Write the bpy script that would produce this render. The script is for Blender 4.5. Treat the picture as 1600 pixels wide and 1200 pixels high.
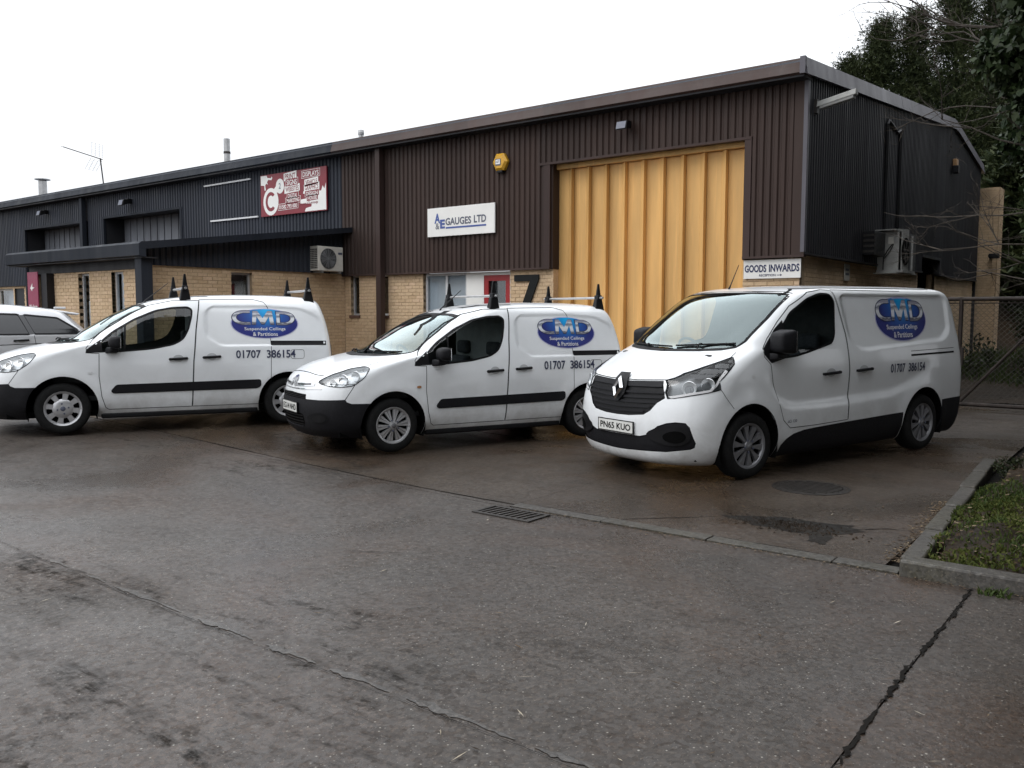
import bpy, bmesh, math, random
import numpy as np
from mathutils import Vector, Matrix
from mathutils.bvhtree import BVHTree
from mathutils.kdtree import KDTree
from mathutils.geometry import tessellate_polygon

for o in list(bpy.data.objects): bpy.data.objects.remove(o, do_unlink=True)
SC = bpy.context.scene
COL = SC.collection
random.seed(7); rng = np.random.default_rng(7)

# ------------------------------------------------------------------ camera
CAM_H, F_PX, PITCH, ROLL, YAW = 1.60, 1352.33, .0812, .00232, -.660116
_F = Vector((math.sin(YAW)*math.cos(PITCH), math.cos(YAW)*math.cos(PITCH), -math.sin(PITCH)))
_R = Vector((math.cos(YAW), -math.sin(YAW), 0)); _U = _R.cross(_F)
_R2 = _R*math.cos(ROLL) + _U*math.sin(ROLL); _U2 = _U*math.cos(ROLL) - _R*math.sin(ROLL)
cd = bpy.data.cameras.new('camera'); cam = bpy.data.objects.new('camera', cd); COL.objects.link(cam)
M = Matrix((_R2, _U2, -_F)).transposed().to_4x4(); M.translation = (0, 0, CAM_H)
cam.matrix_world = M
cd.sensor_width = 36; cd.lens = F_PX/1600*36; cd.clip_start = .05; cd.clip_end = 3000
SC.camera = cam

# ------------------------------------------------------------------ sky, sun, exposure (overcast)
SUN_EL, SUN_AZ = math.radians(48), math.radians(215)      # azimuth clockwise from +Y: behind the camera, to its left
W = bpy.data.worlds.new('World'); SC.world = W; W.use_nodes = True
nt = W.node_tree; nt.nodes.clear()
out = nt.nodes.new('ShaderNodeOutputWorld'); bg = nt.nodes.new('ShaderNodeBackground')
sky = nt.nodes.new('ShaderNodeTexSky'); sky.sky_type = 'NISHITA'; sky.sun_disc = False
sky.sun_elevation = SUN_EL; sky.sun_rotation = SUN_AZ; sky.air_density = 1.0; sky.dust_density = 4.0; sky.ozone_density = 1.0
hs = nt.nodes.new('ShaderNodeHueSaturation'); hs.inputs['Saturation'].default_value = .10
cl = nt.nodes.new('ShaderNodeMix'); cl.data_type = 'RGBA'; cl.inputs[0].default_value = .80   # cloud deck over the sky: an overcast sky is brightest overhead
tc = nt.nodes.new('ShaderNodeTexCoord'); sz = nt.nodes.new('ShaderNodeSeparateXYZ'); nt.links.new(tc.outputs['Generated'], sz.inputs[0])
mr = nt.nodes.new('ShaderNodeMapRange'); nt.links.new(sz.outputs[2], mr.inputs[0]); mr.inputs[1].default_value = 0; mr.inputs[2].default_value = 1; mr.inputs[3].default_value = 8.6; mr.inputs[4].default_value = 25.5
cc = nt.nodes.new('ShaderNodeMix'); cc.data_type = 'RGBA'; cc.blend_type = 'MULTIPLY'; cc.inputs[0].default_value = 1; cc.inputs[7].default_value = (.955, .985, 1.03, 1)
cn = nt.nodes.new('ShaderNodeTexNoise'); cn.inputs['Scale'].default_value = 2.2; cn.inputs['Detail'].default_value = 5; nt.links.new(tc.outputs['Generated'], cn.inputs['Vector'])
ct = nt.nodes.new('ShaderNodeMapRange'); nt.links.new(cn.outputs[0], ct.inputs[0]); ct.inputs[1].default_value = .3; ct.inputs[2].default_value = .7; ct.inputs[3].default_value = .90; ct.inputs[4].default_value = 1.06
cm = nt.nodes.new('ShaderNodeMath'); cm.operation = 'MULTIPLY'; nt.links.new(mr.outputs[0], cm.inputs[0]); nt.links.new(ct.outputs[0], cm.inputs[1])
nt.links.new(cm.outputs[0], cc.inputs[6]); nt.links.new(cc.outputs[2], cl.inputs[7])
nt.links.new(sky.outputs[0], hs.inputs['Color']); nt.links.new(hs.outputs[0], cl.inputs[6])
nt.links.new(cl.outputs[2], bg.inputs['Color']); bg.inputs['Strength'].default_value = .10
nt.links.new(bg.outputs[0], out.inputs[0])
sd = bpy.data.lights.new('sun', 'SUN'); sd.energy = .6; sd.angle = math.radians(30); sd.color = (1, .975, .94)
sun = bpy.data.objects.new('sun', sd); COL.objects.link(sun)
sdir = Vector((math.sin(SUN_AZ)*math.cos(SUN_EL), math.cos(SUN_AZ)*math.cos(SUN_EL), math.sin(SUN_EL)))
sun.rotation_euler = sdir.to_track_quat('Z', 'Y').to_euler(); sun.location = sdir*60
SC.view_settings.view_transform = 'Standard'; SC.view_settings.look = 'None'
SC.view_settings.exposure = 0.26; SC.view_settings.gamma = 1.0; SC.view_settings.use_curve_mapping = False
SC.render.film_transparent = False
try:
    SC.cycles.max_bounces = 8; SC.cycles.transparent_max_bounces = 16
    SC.cycles.caustics_reflective = False; SC.cycles.caustics_refractive = False
except Exception: pass

# ------------------------------------------------------------------ helpers
def smooth(t):
    t = min(1., max(0., t)); return t*t*(3 - 2*t)
def gz(x, y):
    """height of the yard: it climbs a little to the left and towards the units"""
    return -.07 + .215*smooth((-4.5 - x)/9) + .008*min(9, max(0, y - 6))

def link(o, parent=None):
    COL.objects.link(o)
    if parent is not None: o.parent = parent
    return o
def tag(o, label=None, cat=None, group=None, kind=None):
    if label: o['label'] = label
    if cat: o['category'] = cat
    if group: o['group'] = group
    if kind: o['kind'] = kind
    return o
def empty(name, loc=(0, 0, 0), rz=0, label=None, cat=None, group=None):
    o = bpy.data.objects.new(name, None); o.empty_display_size = .2
    link(o); o.location = loc; o.rotation_euler = (0, 0, rz)
    return tag(o, label, cat, group)
def mesh_obj(name, me, mat, parent=None):
    if mat is not None and not me.materials: me.materials.append(mat)
    return link(bpy.data.objects.new(name, me), parent)
def shade(me, ang=35):
    """smooth shading with edges sharper than ang kept crisp"""
    bm = bmesh.new(); bm.from_mesh(me)
    c = math.radians(ang)
    for f in bm.faces: f.smooth = True
    for e in bm.edges:
        if len(e.link_faces) == 2: e.smooth = e.calc_face_angle(0) < c
    bm.to_mesh(me); bm.free()

class MB:
    """collects simple shapes into one mesh"""
    def __init__(s): s.v = []; s.f = []
    def add(s, vs, fs):
        n = len(s.v); s.v += [tuple(p) for p in vs]; s.f += [tuple(i + n for i in f) for f in fs]; return s
    def box(s, x0, x1, y0, y1, z0, z1):
        return s.add([(x0,y0,z0),(x1,y0,z0),(x1,y1,z0),(x0,y1,z0),(x0,y0,z1),(x1,y0,z1),(x1,y1,z1),(x0,y1,z1)],
                     [(0,3,2,1),(4,5,6,7),(0,1,5,4),(1,2,6,5),(2,3,7,6),(3,0,4,7)])
    def hexa(s, p): return s.add(p, [(0,3,2,1),(4,5,6,7),(0,1,5,4),(1,2,6,5),(2,3,7,6),(3,0,4,7)])
    def quad(s, *p): return s.add(p, [tuple(range(len(p)))])
    def prism(s, poly, ax, a, b):
        """polygon in the plane across axis ax (0=x: (y,z), 1=y: (x,z), 2=z: (x,y)) between a and b"""
        def P(u, w, t): return ((t,u,w), (u,t,w), (u,w,t))[ax]
        n = len(poly)
        return s.add([P(u,w,a) for u,w in poly] + [P(u,w,b) for u,w in poly],
                     [tuple(range(n))[::-1], tuple(range(n, 2*n))] + [(i,(i+1)%n,n+(i+1)%n,n+i) for i in range(n)])
    def tube(s, pts, r, n=8, cap=True):
        pts = [Vector(p) for p in pts]; rs = r if isinstance(r, (list, tuple)) else [r]*len(pts)
        base = len(s.v); up = None
        for i, p in enumerate(pts):
            t = (pts[min(i+1, len(pts)-1)] - pts[max(i-1, 0)])
            t = t.normalized() if t.length > 1e-9 else Vector((0,0,1))
            if up is None: up = t.orthogonal().normalized()
            up = (up - t*up.dot(t)); up = up.normalized() if up.length > 1e-6 else t.orthogonal().normalized()
            w = t.cross(up)
            for k in range(n):
                a = 2*math.pi*k/n; q = p + (up*math.cos(a) + w*math.sin(a))*rs[i]; s.v.append(tuple(q))
        for i in range(len(pts)-1):
            for k in range(n):
                s.f.append((base+i*n+k, base+i*n+(k+1)%n, base+(i+1)*n+(k+1)%n, base+(i+1)*n+k))
        if cap:
            s.f.append(tuple(base+k for k in range(n))[::-1]); s.f.append(tuple(base+(len(pts)-1)*n+k for k in range(n)))
        return s
    def lathe(s, prof, n=32, ax=1, c=(0,0,0), close=False, caps=True):
        """prof: (radius, position along axis ax)"""
        base = len(s.v)
        for r, h in prof:
            for k in range(n):
                a = 2*math.pi*k/n; u, w = r*math.cos(a), r*math.sin(a)
                q = ((h,u,w), (u,h,w), (u,w,h))[ax]; s.v.append((q[0]+c[0], q[1]+c[1], q[2]+c[2]))
        m = len(prof)
        for i in range(m if close else m-1):
            j = (i+1) % m
            for k in range(n): s.f.append((base+i*n+k, base+i*n+(k+1)%n, base+j*n+(k+1)%n, base+j*n+k))
        if not close and caps:
            s.f.append(tuple(base+k for k in range(n))); s.f.append(tuple(base+(m-1)*n+k for k in range(n))[::-1])
        return s
    def mesh(s, name, bevel=0, smooth_ang=None):
        me = bpy.data.meshes.new(name); me.from_pydata(s.v, [], s.f)
        bm = bmesh.new(); bm.from_mesh(me)
        bmesh.ops.recalc_face_normals(bm, faces=bm.faces)
        if bevel: bmesh.ops.bevel(bm, geom=list(bm.edges), offset=bevel, segments=2, affect='EDGES', profile=.5, clamp_overlap=True)
        bm.to_mesh(me); bm.free()
        if smooth_ang is not None: shade(me, smooth_ang)
        return me
    def build(s, name, mat, parent=None, bevel=0, smooth_ang=None):
        return mesh_obj(name, s.mesh(name, bevel, smooth_ang), mat, parent)

# ------------------------------------------------------------------ materials
class N:
    def __init__(s, name):
        s.m = bpy.data.materials.new(name); s.m.use_nodes = True; s.t = s.m.node_tree
        s.b = s.t.nodes['Principled BSDF']; s.o = s.t.nodes['Material Output']
    def n(s, typ, **kw):
        x = s.t.nodes.new('ShaderNode' + typ)
        for k, v in kw.items():
            if k in x.inputs: x.inputs[k].default_value = v
            else: setattr(x, k, v)
        return x
    def l(s, a, b): s.t.links.new(a, b)
    def coord(s, kind='Object', scale=1.):
        c = s.n('TexCoord'); mp = s.n('Mapping'); s.l(c.outputs[kind], mp.inputs[0])
        mp.inputs['Scale'].default_value = scale if isinstance(scale, tuple) else (scale,)*3
        return mp.outputs[0]
    def world(s): return s.n('NewGeometry').outputs['Position']
    def noise(s, v, scale, detail=4, rough=.55, dist=0):
        x = s.n('TexNoise'); x.inputs['Scale'].default_value = scale; x.inputs['Detail'].default_value = detail
        x.inputs['Roughness'].default_value = rough; x.inputs['Distortion'].default_value = dist; s.l(v, x.inputs['Vector']); return x.outputs[0]
    def ramp(s, f, stops):
        x = s.n('ValToRGB'); s.l(f, x.inputs[0]); e = x.color_ramp.elements
        while len(e) < len(stops): e.new(.5)
        for q, (p, c) in zip(e, stops): q.position = p; q.color = c if len(c) == 4 else (*c, 1)
        return x.outputs[0]
    def maprange(s, f, a, b, c, d):
        x = s.n('MapRange'); s.l(f, x.inputs[0])
        for i, q in enumerate((a, b, c, d)): x.inputs[i+1].default_value = q
        return x.outputs[0]
    def mix(s, f, a, b, blend='MIX'):
        x = s.n('Mix', data_type='RGBA', blend_type=blend)
        if hasattr(f, 'links'): s.l(f, x.inputs[0])
        else: x.inputs[0].default_value = f
        for i, q in ((6, a), (7, b)):
            if hasattr(q, 'links'): s.l(q, x.inputs[i])
            else: x.inputs[i].default_value = q if len(q) == 4 else (*q, 1)
        return x.outputs[2]
    def math(s, op, a, b=0.):
        x = s.n('Math', operation=op)
        for i, q in enumerate((a, b)):
            if hasattr(q, 'links'): s.l(q, x.inputs[i])
            else: x.inputs[i].default_value = q
        return x.outputs[0]
    def bump(s, h, strength=.3, dist=.01, prev=None):
        x = s.n('Bump'); x.inputs['Strength'].default_value = strength; x.inputs['Distance'].default_value = dist; s.l(h, x.inputs['Height'])
        if prev is not None: s.l(prev, x.inputs['Normal'])
        s.l(x.outputs[0], s.b.inputs['Normal']); return x.outputs[0]
    def set(s, **kw):
        for k, v in kw.items():
            k = k.replace('_', ' ')
            if hasattr(v, 'links'): s.l(v, s.b.inputs[k])
            else: s.b.inputs[k].default_value = (*v, 1) if isinstance(v, tuple) and len(v) == 3 else v
        return s.m

def plain(name, col, rough=.5, metal=0., var=.12, scale=6., bump=0., coat=0., spec=.5):
    k = N(name); v = k.coord('Object')
    f = k.noise(v, scale, 5)
    c = k.mix(k.maprange(f, .3, .7, 0, 1), tuple(q*(1-var) for q in col), tuple(min(1, q*(1+var)) for q in col))
    k.set(Base_Color=c, Roughness=k.maprange(k.noise(v, scale*2.3, 3), .3, .7, max(.02, rough*.85), min(1, rough*1.15)), Metallic=metal, Specular_IOR_Level=spec)
    if coat: k.set(Coat_Weight=coat, Coat_Roughness=.04)
    if bump: k.bump(k.noise(v, scale*9, 3), bump, .004)
    return k.m

def concrete_mat(name, dark, light, wet=.5, speck=.5, tint=(.12,.085,.055), spec=.5, scuff=.85):
    """worn wet concrete: packed aggregate, damp patches, brown staining, broken dark scuffs"""
    k = N(name); v = k.world()
    big = k.noise(v, .30, 6, .62, .5); mid = k.noise(v, 1.7, 6, .65, .3); fine = k.noise(v, 30, 5, .75); grit = k.noise(v, 120, 3, .7)
    c = k.mix(k.maprange(big, .34, .66, 0, 1), dark, light)
    c = k.mix(k.math('MULTIPLY', k.maprange(k.noise(v, .55, 6, .65, .8), .44, .64, 0, 1), .75), c, tint)
    c = k.mix(k.math('MULTIPLY', k.maprange(mid, .42, .66, 0, 1), .40), c, tuple(q*.55 for q in dark))
    # every stone of the aggregate has its own tone
    vo = k.n('TexVoronoi', feature='F1'); vo.inputs['Scale'].default_value = 75; k.l(v, vo.inputs['Vector'])
    rs = k.n('SeparateColor'); k.l(vo.outputs['Color'], rs.inputs[0])
    tone = k.ramp(rs.outputs[1], [(0, (.45,.44,.43)), (.55, (.95,.95,.95)), (.9, (1.25,1.22,1.18)), (1, (1.7,1.65,1.55))])
    c = k.mix(.75, c, k.mix(1., c, tone, 'MULTIPLY'))
    c = k.mix(k.math('MULTIPLY', k.maprange(fine, .40, .70, 0, 1), .45), c, tuple(q*.40 for q in dark))
    for sc, th, fw, col, am in ((55, .24, .93, (.33, .31, .27), speck), (95, .26, .90, (.26, .24, .21), speck*.8), (33, .17, .95, (.36, .34, .30), speck)):
        vo = k.n('TexVoronoi', feature='F1'); vo.inputs['Scale'].default_value = sc; k.l(v, vo.inputs['Vector'])
        rs = k.n('SeparateColor'); k.l(vo.outputs['Color'], rs.inputs[0])
        m = k.math('MULTIPLY', k.math('GREATER_THAN', rs.outputs[0], fw), k.maprange(vo.outputs['Distance'], th*.6, th*1.2, 1, 0))
        c = k.mix(k.math('MULTIPLY', m, am), c, col)
    # scuffs and worn streaks, broken up by the grain
    worn = None
    for rot, sxy, sc, lo in ((.55, (.45, 2.4, 1), 1.2, .52), (-.15, (.8, 3.2, 1), 1.5, .535), (1.1, (1.2, 1.6, 1), .9, .555)):
        sv = k.n('Mapping'); k.l(v, sv.inputs[0]); sv.inputs['Scale'].default_value = sxy; sv.inputs['Rotation'].default_value = (0, 0, rot)
        s1 = k.maprange(k.noise(sv.outputs[0], sc, 8, .72, .6), lo, lo+.10, 0, 1)
        s2 = k.math('MULTIPLY', k.maprange(k.noise(v, 9, 6, .8), .42, .60, 0, 1), k.maprange(k.noise(v, .28, 3, .5), .48, .60, 0, 1))
        mk = k.math('MULTIPLY', k.math('MULTIPLY', s1, s2), scuff); worn = mk if worn is None else k.math('MAXIMUM', worn, mk)
        c = k.mix(mk, c, (.018, .0165, .015))
    k.set(Base_Color=c)
    w = k.maprange(k.noise(v, .5, 5, .6, .6), .38, .62, 0, 1)
    r = k.math('ADD', k.math('MULTIPLY', w, -.30*wet), .54)
    r = k.math('ADD', r, k.maprange(fine, .3, .7, -.10, .10))
    sp = k.math('MULTIPLY', k.maprange(k.math('ADD', k.math('MULTIPLY', fine, .7), k.math('MULTIPLY', rs.outputs[2], .3)), .3, .7, spec*.25, spec*1.1), k.math('SUBTRACT', 1., k.math('MULTIPLY', worn, 1.15)))
    k.set(Roughness=k.math('ADD', r, k.math('MULTIPLY', worn, .3)), Specular_IOR_Level=sp)
    b = k.bump(k.noise(v, 55, 4, .7), .30, .004); b = k.bump(grit, .35, .003, b); k.bump(vo.outputs['Distance'], .12, .003, b)
    return k.m

def brick_mat(name, a, b, c2):
    k = N(name); v = k.coord('Object')
    oi = k.n('ObjectInfo'); ge = k.n('NewGeometry')
    r = k.math('FRACT', k.math('ADD', oi.outputs['Random'], ge.outputs['Random Per Island']))
    col = k.ramp(r, [(0, a), (.45, b), (.8, b), (1, c2)])
    f = k.noise(k.world(), 26, 5, .65)
    col = k.mix(k.math('MULTIPLY', k.maprange(f, .35, .7, 0, 1), .45), col, tuple(q*.55 for q in a))
    st = k.noise(k.world(), 1.1, 4, .6)
    col = k.mix(k.math('MULTIPLY', k.maprange(st, .5, .75, 0, 1), .45), col, (.13, .085, .05))
    k.set(Base_Color=col, Roughness=.85); k.bump(f, .5, .004)
    return k.m

def leaf_mat(name, cols, rough=.5, trans=.25):
    k = N(name); ge = k.n('NewGeometry')
    col = k.ramp(ge.outputs['Random Per Island'], [(i/(len(cols)-1), c) for i, c in enumerate(cols)])
    cl = k.noise(k.world(), .9, 3); col = k.mix(k.math('MULTIPLY', k.maprange(cl, .35, .7, 0, 1), .4), col, tuple(q*1.7 for q in cols[-1]))
    k.set(Base_Color=col, Roughness=rough, Specular_IOR_Level=.22)
    tr = k.n('BsdfTranslucent'); k.l(col, tr.inputs[0]); mx = k.n('MixShader'); mx.inputs[0].default_value = trans
    k.l(k.b.outputs[0], mx.inputs[1]); k.l(tr.outputs[0], mx.inputs[2]); k.l(mx.outputs[0], k.o.inputs[0])
    return k.m

def schlick(k):
    """reflectance of thin glass, the same from either side"""
    ge = k.n('NewGeometry'); d = k.n('VectorMath', operation='DOT_PRODUCT'); k.l(ge.outputs['Normal'], d.inputs[0]); k.l(ge.outputs['Incoming'], d.inputs[1])
    c = k.math('SUBTRACT', 1., k.math('ABSOLUTE', d.outputs['Value']))
    return k.math('ADD', k.math('MULTIPLY', k.math('POWER', c, 5.), .94), .06)
def glass_mat(name, tint, rough=.02, refl=1.0, sheen=(1, 1, 1)):
    k = N(name)
    tp = k.n('BsdfTransparent'); tp.inputs[0].default_value = (*tint, 1)
    gl = k.n('BsdfGlossy'); gl.inputs['Roughness'].default_value = rough; gl.inputs[0].default_value = (*sheen, 1)
    mx = k.n('MixShader'); k.l(k.math('MINIMUM', k.math('MULTIPLY', schlick(k), refl), .95), mx.inputs[0])
    k.l(tp.outputs[0], mx.inputs[1]); k.l(gl.outputs[0], mx.inputs[2]); k.l(mx.outputs[0], k.o.inputs[0])
    return k.m

def cladding_mat(name, col, rough=.5, spec=.2):
    k = N(name); v = k.world()
    mp = k.n('Mapping'); k.l(v, mp.inputs[0]); mp.inputs['Scale'].default_value = (3, 3, .35)
    f = k.noise(mp.outputs[0], 1.2, 5, .6); g = k.noise(v, .25, 3)
    c = k.mix(k.maprange(f, .3, .7, 0, 1), tuple(q*.82 for q in col), tuple(q*1.15 for q in col))
    c = k.mix(k.math('MULTIPLY', k.maprange(g, .4, .7, 0, 1), .35), c, tuple(q*.9 + .025 for q in col))
    mp2 = k.n('Mapping'); k.l(v, mp2.inputs[0]); mp2.inputs['Scale'].default_value = (14, 14, .6)
    d = k.noise(mp2.outputs[0], 1., 4)
    c = k.mix(k.math('MULTIPLY', k.maprange(d, .58, .8, 0, 1), .5), c, tuple(q*1.5 + .01 for q in col))
    # sheets differ a little in tone
    sx = k.n('SeparateXYZ'); k.l(v, sx.inputs[0]); ix = k.math('FLOOR', k.math('MULTIPLY', k.math('ADD', sx.outputs[0], sx.outputs[1]), 1.05))
    wn = k.n('TexWhiteNoise', noise_dimensions='1D'); k.l(ix, wn.inputs['W']); tn = k.maprange(wn.outputs[0], 0, 1, .86, 1.14)
    cb = k.n('CombineColor'); [k.l(tn, cb.inputs[q]) for q in range(3)]; c = k.mix(1., c, cb.outputs[0], 'MULTIPLY')
    k.set(Base_Color=c, Roughness=k.maprange(f, .3, .7, rough*.8, min(1, rough*1.3)), Specular_IOR_Level=spec)
    return k.m

MAT = {}
MAT['road'] = concrete_mat('wet_road_concrete', (.042,.034,.028), (.074,.063,.055), 1.15, .75, (.060,.038,.026))
MAT['yard'] = concrete_mat('forecourt_concrete', (.042,.032,.024), (.080,.064,.050), 1.2, .45, (.056,.037,.025), .36)
MAT['repair'] = concrete_mat('repair_mortar', (.066,.061,.056), (.098,.092,.087), .9, .3, (.08,.07,.06), .5, .1)
MAT['joint'] = plain('joint_filler', (.010,.009,.008), .9, var=.4, scale=20, spec=.08)
MAT['kerb'] = concrete_mat('kerb_concrete', (.055,.050,.044), (.092,.084,.075), .5, .3, (.06,.055,.038))
MAT['tarmac'] = concrete_mat('broken_tarmac', (.012,.011,.010), (.024,.021,.018), .1, .4, (.03,.024,.018), .12)
MAT['soil'] = concrete_mat('bed_soil', (.012,.008,.005), (.026,.018,.011), .0, .2, (.05,.032,.018), .15)
MAT['iron'] = plain('cast_iron', (.035,.031,.028), .5, .5, .3, 12, .3)
MAT['brick'] = brick_mat('buff_brick', (.55,.39,.235), (.63,.46,.29), (.66,.475,.315))
MAT['mortar'] = plain('mortar', (.40,.29,.185), .9, var=.2, scale=14)
MAT['clad_brown'] = cladding_mat('brown_cladding', (.043,.027,.0225))
MAT['clad_black'] = cladding_mat('charcoal_cladding', (.021,.021,.024))
MAT['clad_blue'] = cladding_mat('blue_black_cladding', (.026,.030,.041))
MAT['trim_brown'] = cladding_mat('brown_trim', (.050,.031,.027), .45)
MAT['trim_blue'] = cladding_mat('blue_black_trim', (.014,.017,.024), .55, .12)
MAT['trim_grey'] = cladding_mat('grey_verge', (.115,.11,.125), .4)
MAT['roof'] = cladding_mat('roof_sheet', (.10,.11,.13), .5)
MAT['door_yellow'] = cladding_mat('yellow_door_paint', (.65,.385,.14), .5, .3)
MAT['door_grey'] = cladding_mat('grey_door_paint', (.17,.18,.205), .5)
MAT['white'] = plain('white_board', (.78,.77,.74), .45, var=.05, scale=2)
MAT['upvc'] = plain('white_frame', (.62,.62,.63), .35, var=.06)
MAT['grey_frame'] = plain('grey_frame', (.36,.35,.35), .4, var=.08)
MAT['red'] = plain('red_paint', (.30,.018,.022), .35, var=.1)
MAT['maroon'] = plain('maroon_print', (.20,.012,.024), .4, var=.08)
MAT['magenta'] = plain('magenta_print', (.24,.015,.06), .4, var=.08)
MAT['navy'] = plain('navy_print', (.012,.018,.075), .4, var=.1)
MAT['aeblue'] = plain('blue_print', (.05,.09,.30), .4, var=.1)
MAT['slate'] = plain('slate_print', (.09,.10,.14), .4, var=.1)
MAT['black'] = plain('black_plastic', (.008,.008,.009), .45, var=.25, scale=9, spec=.22)
MAT['bumper'] = plain('grained_black_plastic', (.009,.009,.011), .55, var=.2, scale=30, bump=.25, spec=.22)
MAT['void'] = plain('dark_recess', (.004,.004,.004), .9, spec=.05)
MAT['steel'] = plain('galvanised_steel', (.42,.42,.42), .4, .8, .15, 8)
MAT['acgrey'] = plain('weathered_grey_case', (.30,.30,.285), .6, var=.2, scale=5)
MAT['cream'] = plain('cream_case', (.55,.53,.48), .45, var=.1)
MAT['yellow'] = plain('alarm_yellow', (.62,.33,.02), .35, var=.08)
MAT['blind'] = plain('pale_blind', (.70,.73,.76), .7, var=.06, scale=1.5)
MAT['dark_glass'] = glass_mat('window_glass', (.85,.88,.90), .02, 1.3)
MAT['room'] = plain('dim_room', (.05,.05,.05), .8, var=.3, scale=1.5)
MAT['sill'] = plain('brown_sill_tile', (.10,.055,.04), .6, var=.2)
MAT['bark'] = plain('bark', (.045,.036,.028), .9, var=.4, scale=9, bump=.6)
MAT['twig'] = plain('bare_twig', (.050,.040,.031), .85, var=.35, scale=7)

# ------------------------------------------------------------------ writing
_txt = {}
def text_mesh(txt, bold=0.0, spacing=1.0):
    """flat lettering as (verts 2D, faces), normalised to start at 0,0, with its width and height"""
    key = (txt, bold, spacing)
    if key in _txt: return _txt[key]
    cu = bpy.data.curves.new('lettering', 'FONT'); cu.body = txt; cu.size = 1; cu.offset = bold; cu.space_character = spacing
    cu.resolution_u = 3
    o = bpy.data.objects.new('lettering', cu); COL.objects.link(o)
    dg = bpy.context.evaluated_depsgraph_get(); me = o.evaluated_get(dg).to_mesh()
    v = [(p.co.x, p.co.y) for p in me.vertices]; f = [tuple(p.vertices) for p in me.polygons]
    o.evaluated_get(dg).to_mesh_clear(); bpy.data.objects.remove(o); bpy.data.curves.remove(cu)
    x0 = min(p[0] for p in v); y0 = min(p[1] for p in v); w = max(p[0] for p in v) - x0; h = max(p[1] for p in v) - y0
    v = [((p[0]-x0)/w, (p[1]-y0)/h) for p in v]
    _txt[key] = (v, f); return _txt[key]
def flat_text(name, txt, mat, parent, org, ux, uz, w, h, bold=0.0, skew=0.0, spacing=1.0):
    """lettering w by h on a plane: org = lower left corner, ux along, uz up"""
    v, f = text_mesh(txt, bold, spacing); ux, uz, org = Vector(ux), Vector(uz), Vector(org)
    me = bpy.data.meshes.new(name); me.from_pydata([tuple(org + ux*(a*w + skew*b*h) + uz*b*h) for a, b in v], [], f)
    return mesh_obj(name, me, mat, parent)
# ================================================================== THE GROUND
def sheet(name, mat, x0, x1, y0, y1, dz, step, parent=None, skirt=.0, zf=gz, wob=0.):
    nx = max(1, int(round((x1-x0)/step))); ny = max(1, int(round((y1-y0)/step)))
    v = []; f = []
    for j in range(ny+1):
        for i in range(nx+1):
            x = x0+(x1-x0)*i/nx; y = y0+(y1-y0)*j/ny
            v.append((x, y, zf(x, y)+dz+(random.uniform(-wob, wob) if wob else 0)))
    for j in range(ny):
        for i in range(nx): a = j*(nx+1)+i; f.append((a, a+1, a+nx+2, a+nx+1))
    if skirt:
        ring = [i for i in range(nx+1)] + [j*(nx+1)+nx for j in range(1, ny+1)] + [ny*(nx+1)+i for i in range(nx-1, -1, -1)] + [j*(nx+1) for j in range(ny-1, 0, -1)]
        b = len(v); m = len(ring); top = [v[i] for i in ring]; v += top + [(q[0], q[1], q[2]-skirt) for q in top]
        for i in range(m): f.append((b+(i+1) % m, b+i, b+m+i, b+m+(i+1) % m))
    me = bpy.data.meshes.new(name); me.from_pydata(v, [], f)
    for p in me.polygons: p.use_smooth = p.index < nx*ny
    return mesh_obj(name, me, mat, parent)

g = MB().quad((-1500,-1500,-.45),(1500,-1500,-.45),(1500,1500,-.45),(-1500,1500,-.45)).build('ground', MAT['soil']); tag(g, kind='structure')
def gz_base(x, y): return gz(x, y)
base = sheet('yard_bedding', MAT['joint'], -60, 14, -14, 34, -.03, 1.0); tag(base, kind='structure')
road = empty('road'); tag(road, kind='structure')
yard = empty('forecourt'); tag(yard, kind='structure')
G = .004
def slab_row(parent, mat, ys, xs, name='concrete_slab'):
    for a, b in zip(xs[:-1], xs[1:]):
        sheet(name, mat, a+G, b-G, ys[0]+G, ys[1]-G, random.uniform(-.003, .003), .45, parent, skirt=.03)
slab_row(road, MAT['road'], (-13, -4.2), (-60, -26, -12, -.93, 13))
slab_row(road, MAT['road'], (-4.2, 2.5705), (-60, -26, -12, -.945, 13))
slab_row(road, MAT['road'], (2.5645, 5.84), (-60, -26, -12, -.95, 13))
sheet('concrete_slab', MAT['road'], -60, -4.56, 5.836, 5.915, -.0005, .45, road, skirt=.03)
slab_row(yard, MAT['yard'], (5.925, 8.9), (-60, -34, -22, -13.5, -9.2, -4.56)); slab_row(yard, MAT['yard'], (5.985, 8.9), (-4.56, -1.5))
slab_row(yard, MAT['yard'], (8.91, 14.4), (-60, -34, -22, -13.5, -9.2, -4.56, -1.5))
slab_row(yard, MAT['yard'], (14.41, 17.4), (-4.9, -1.2, 4))
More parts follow.
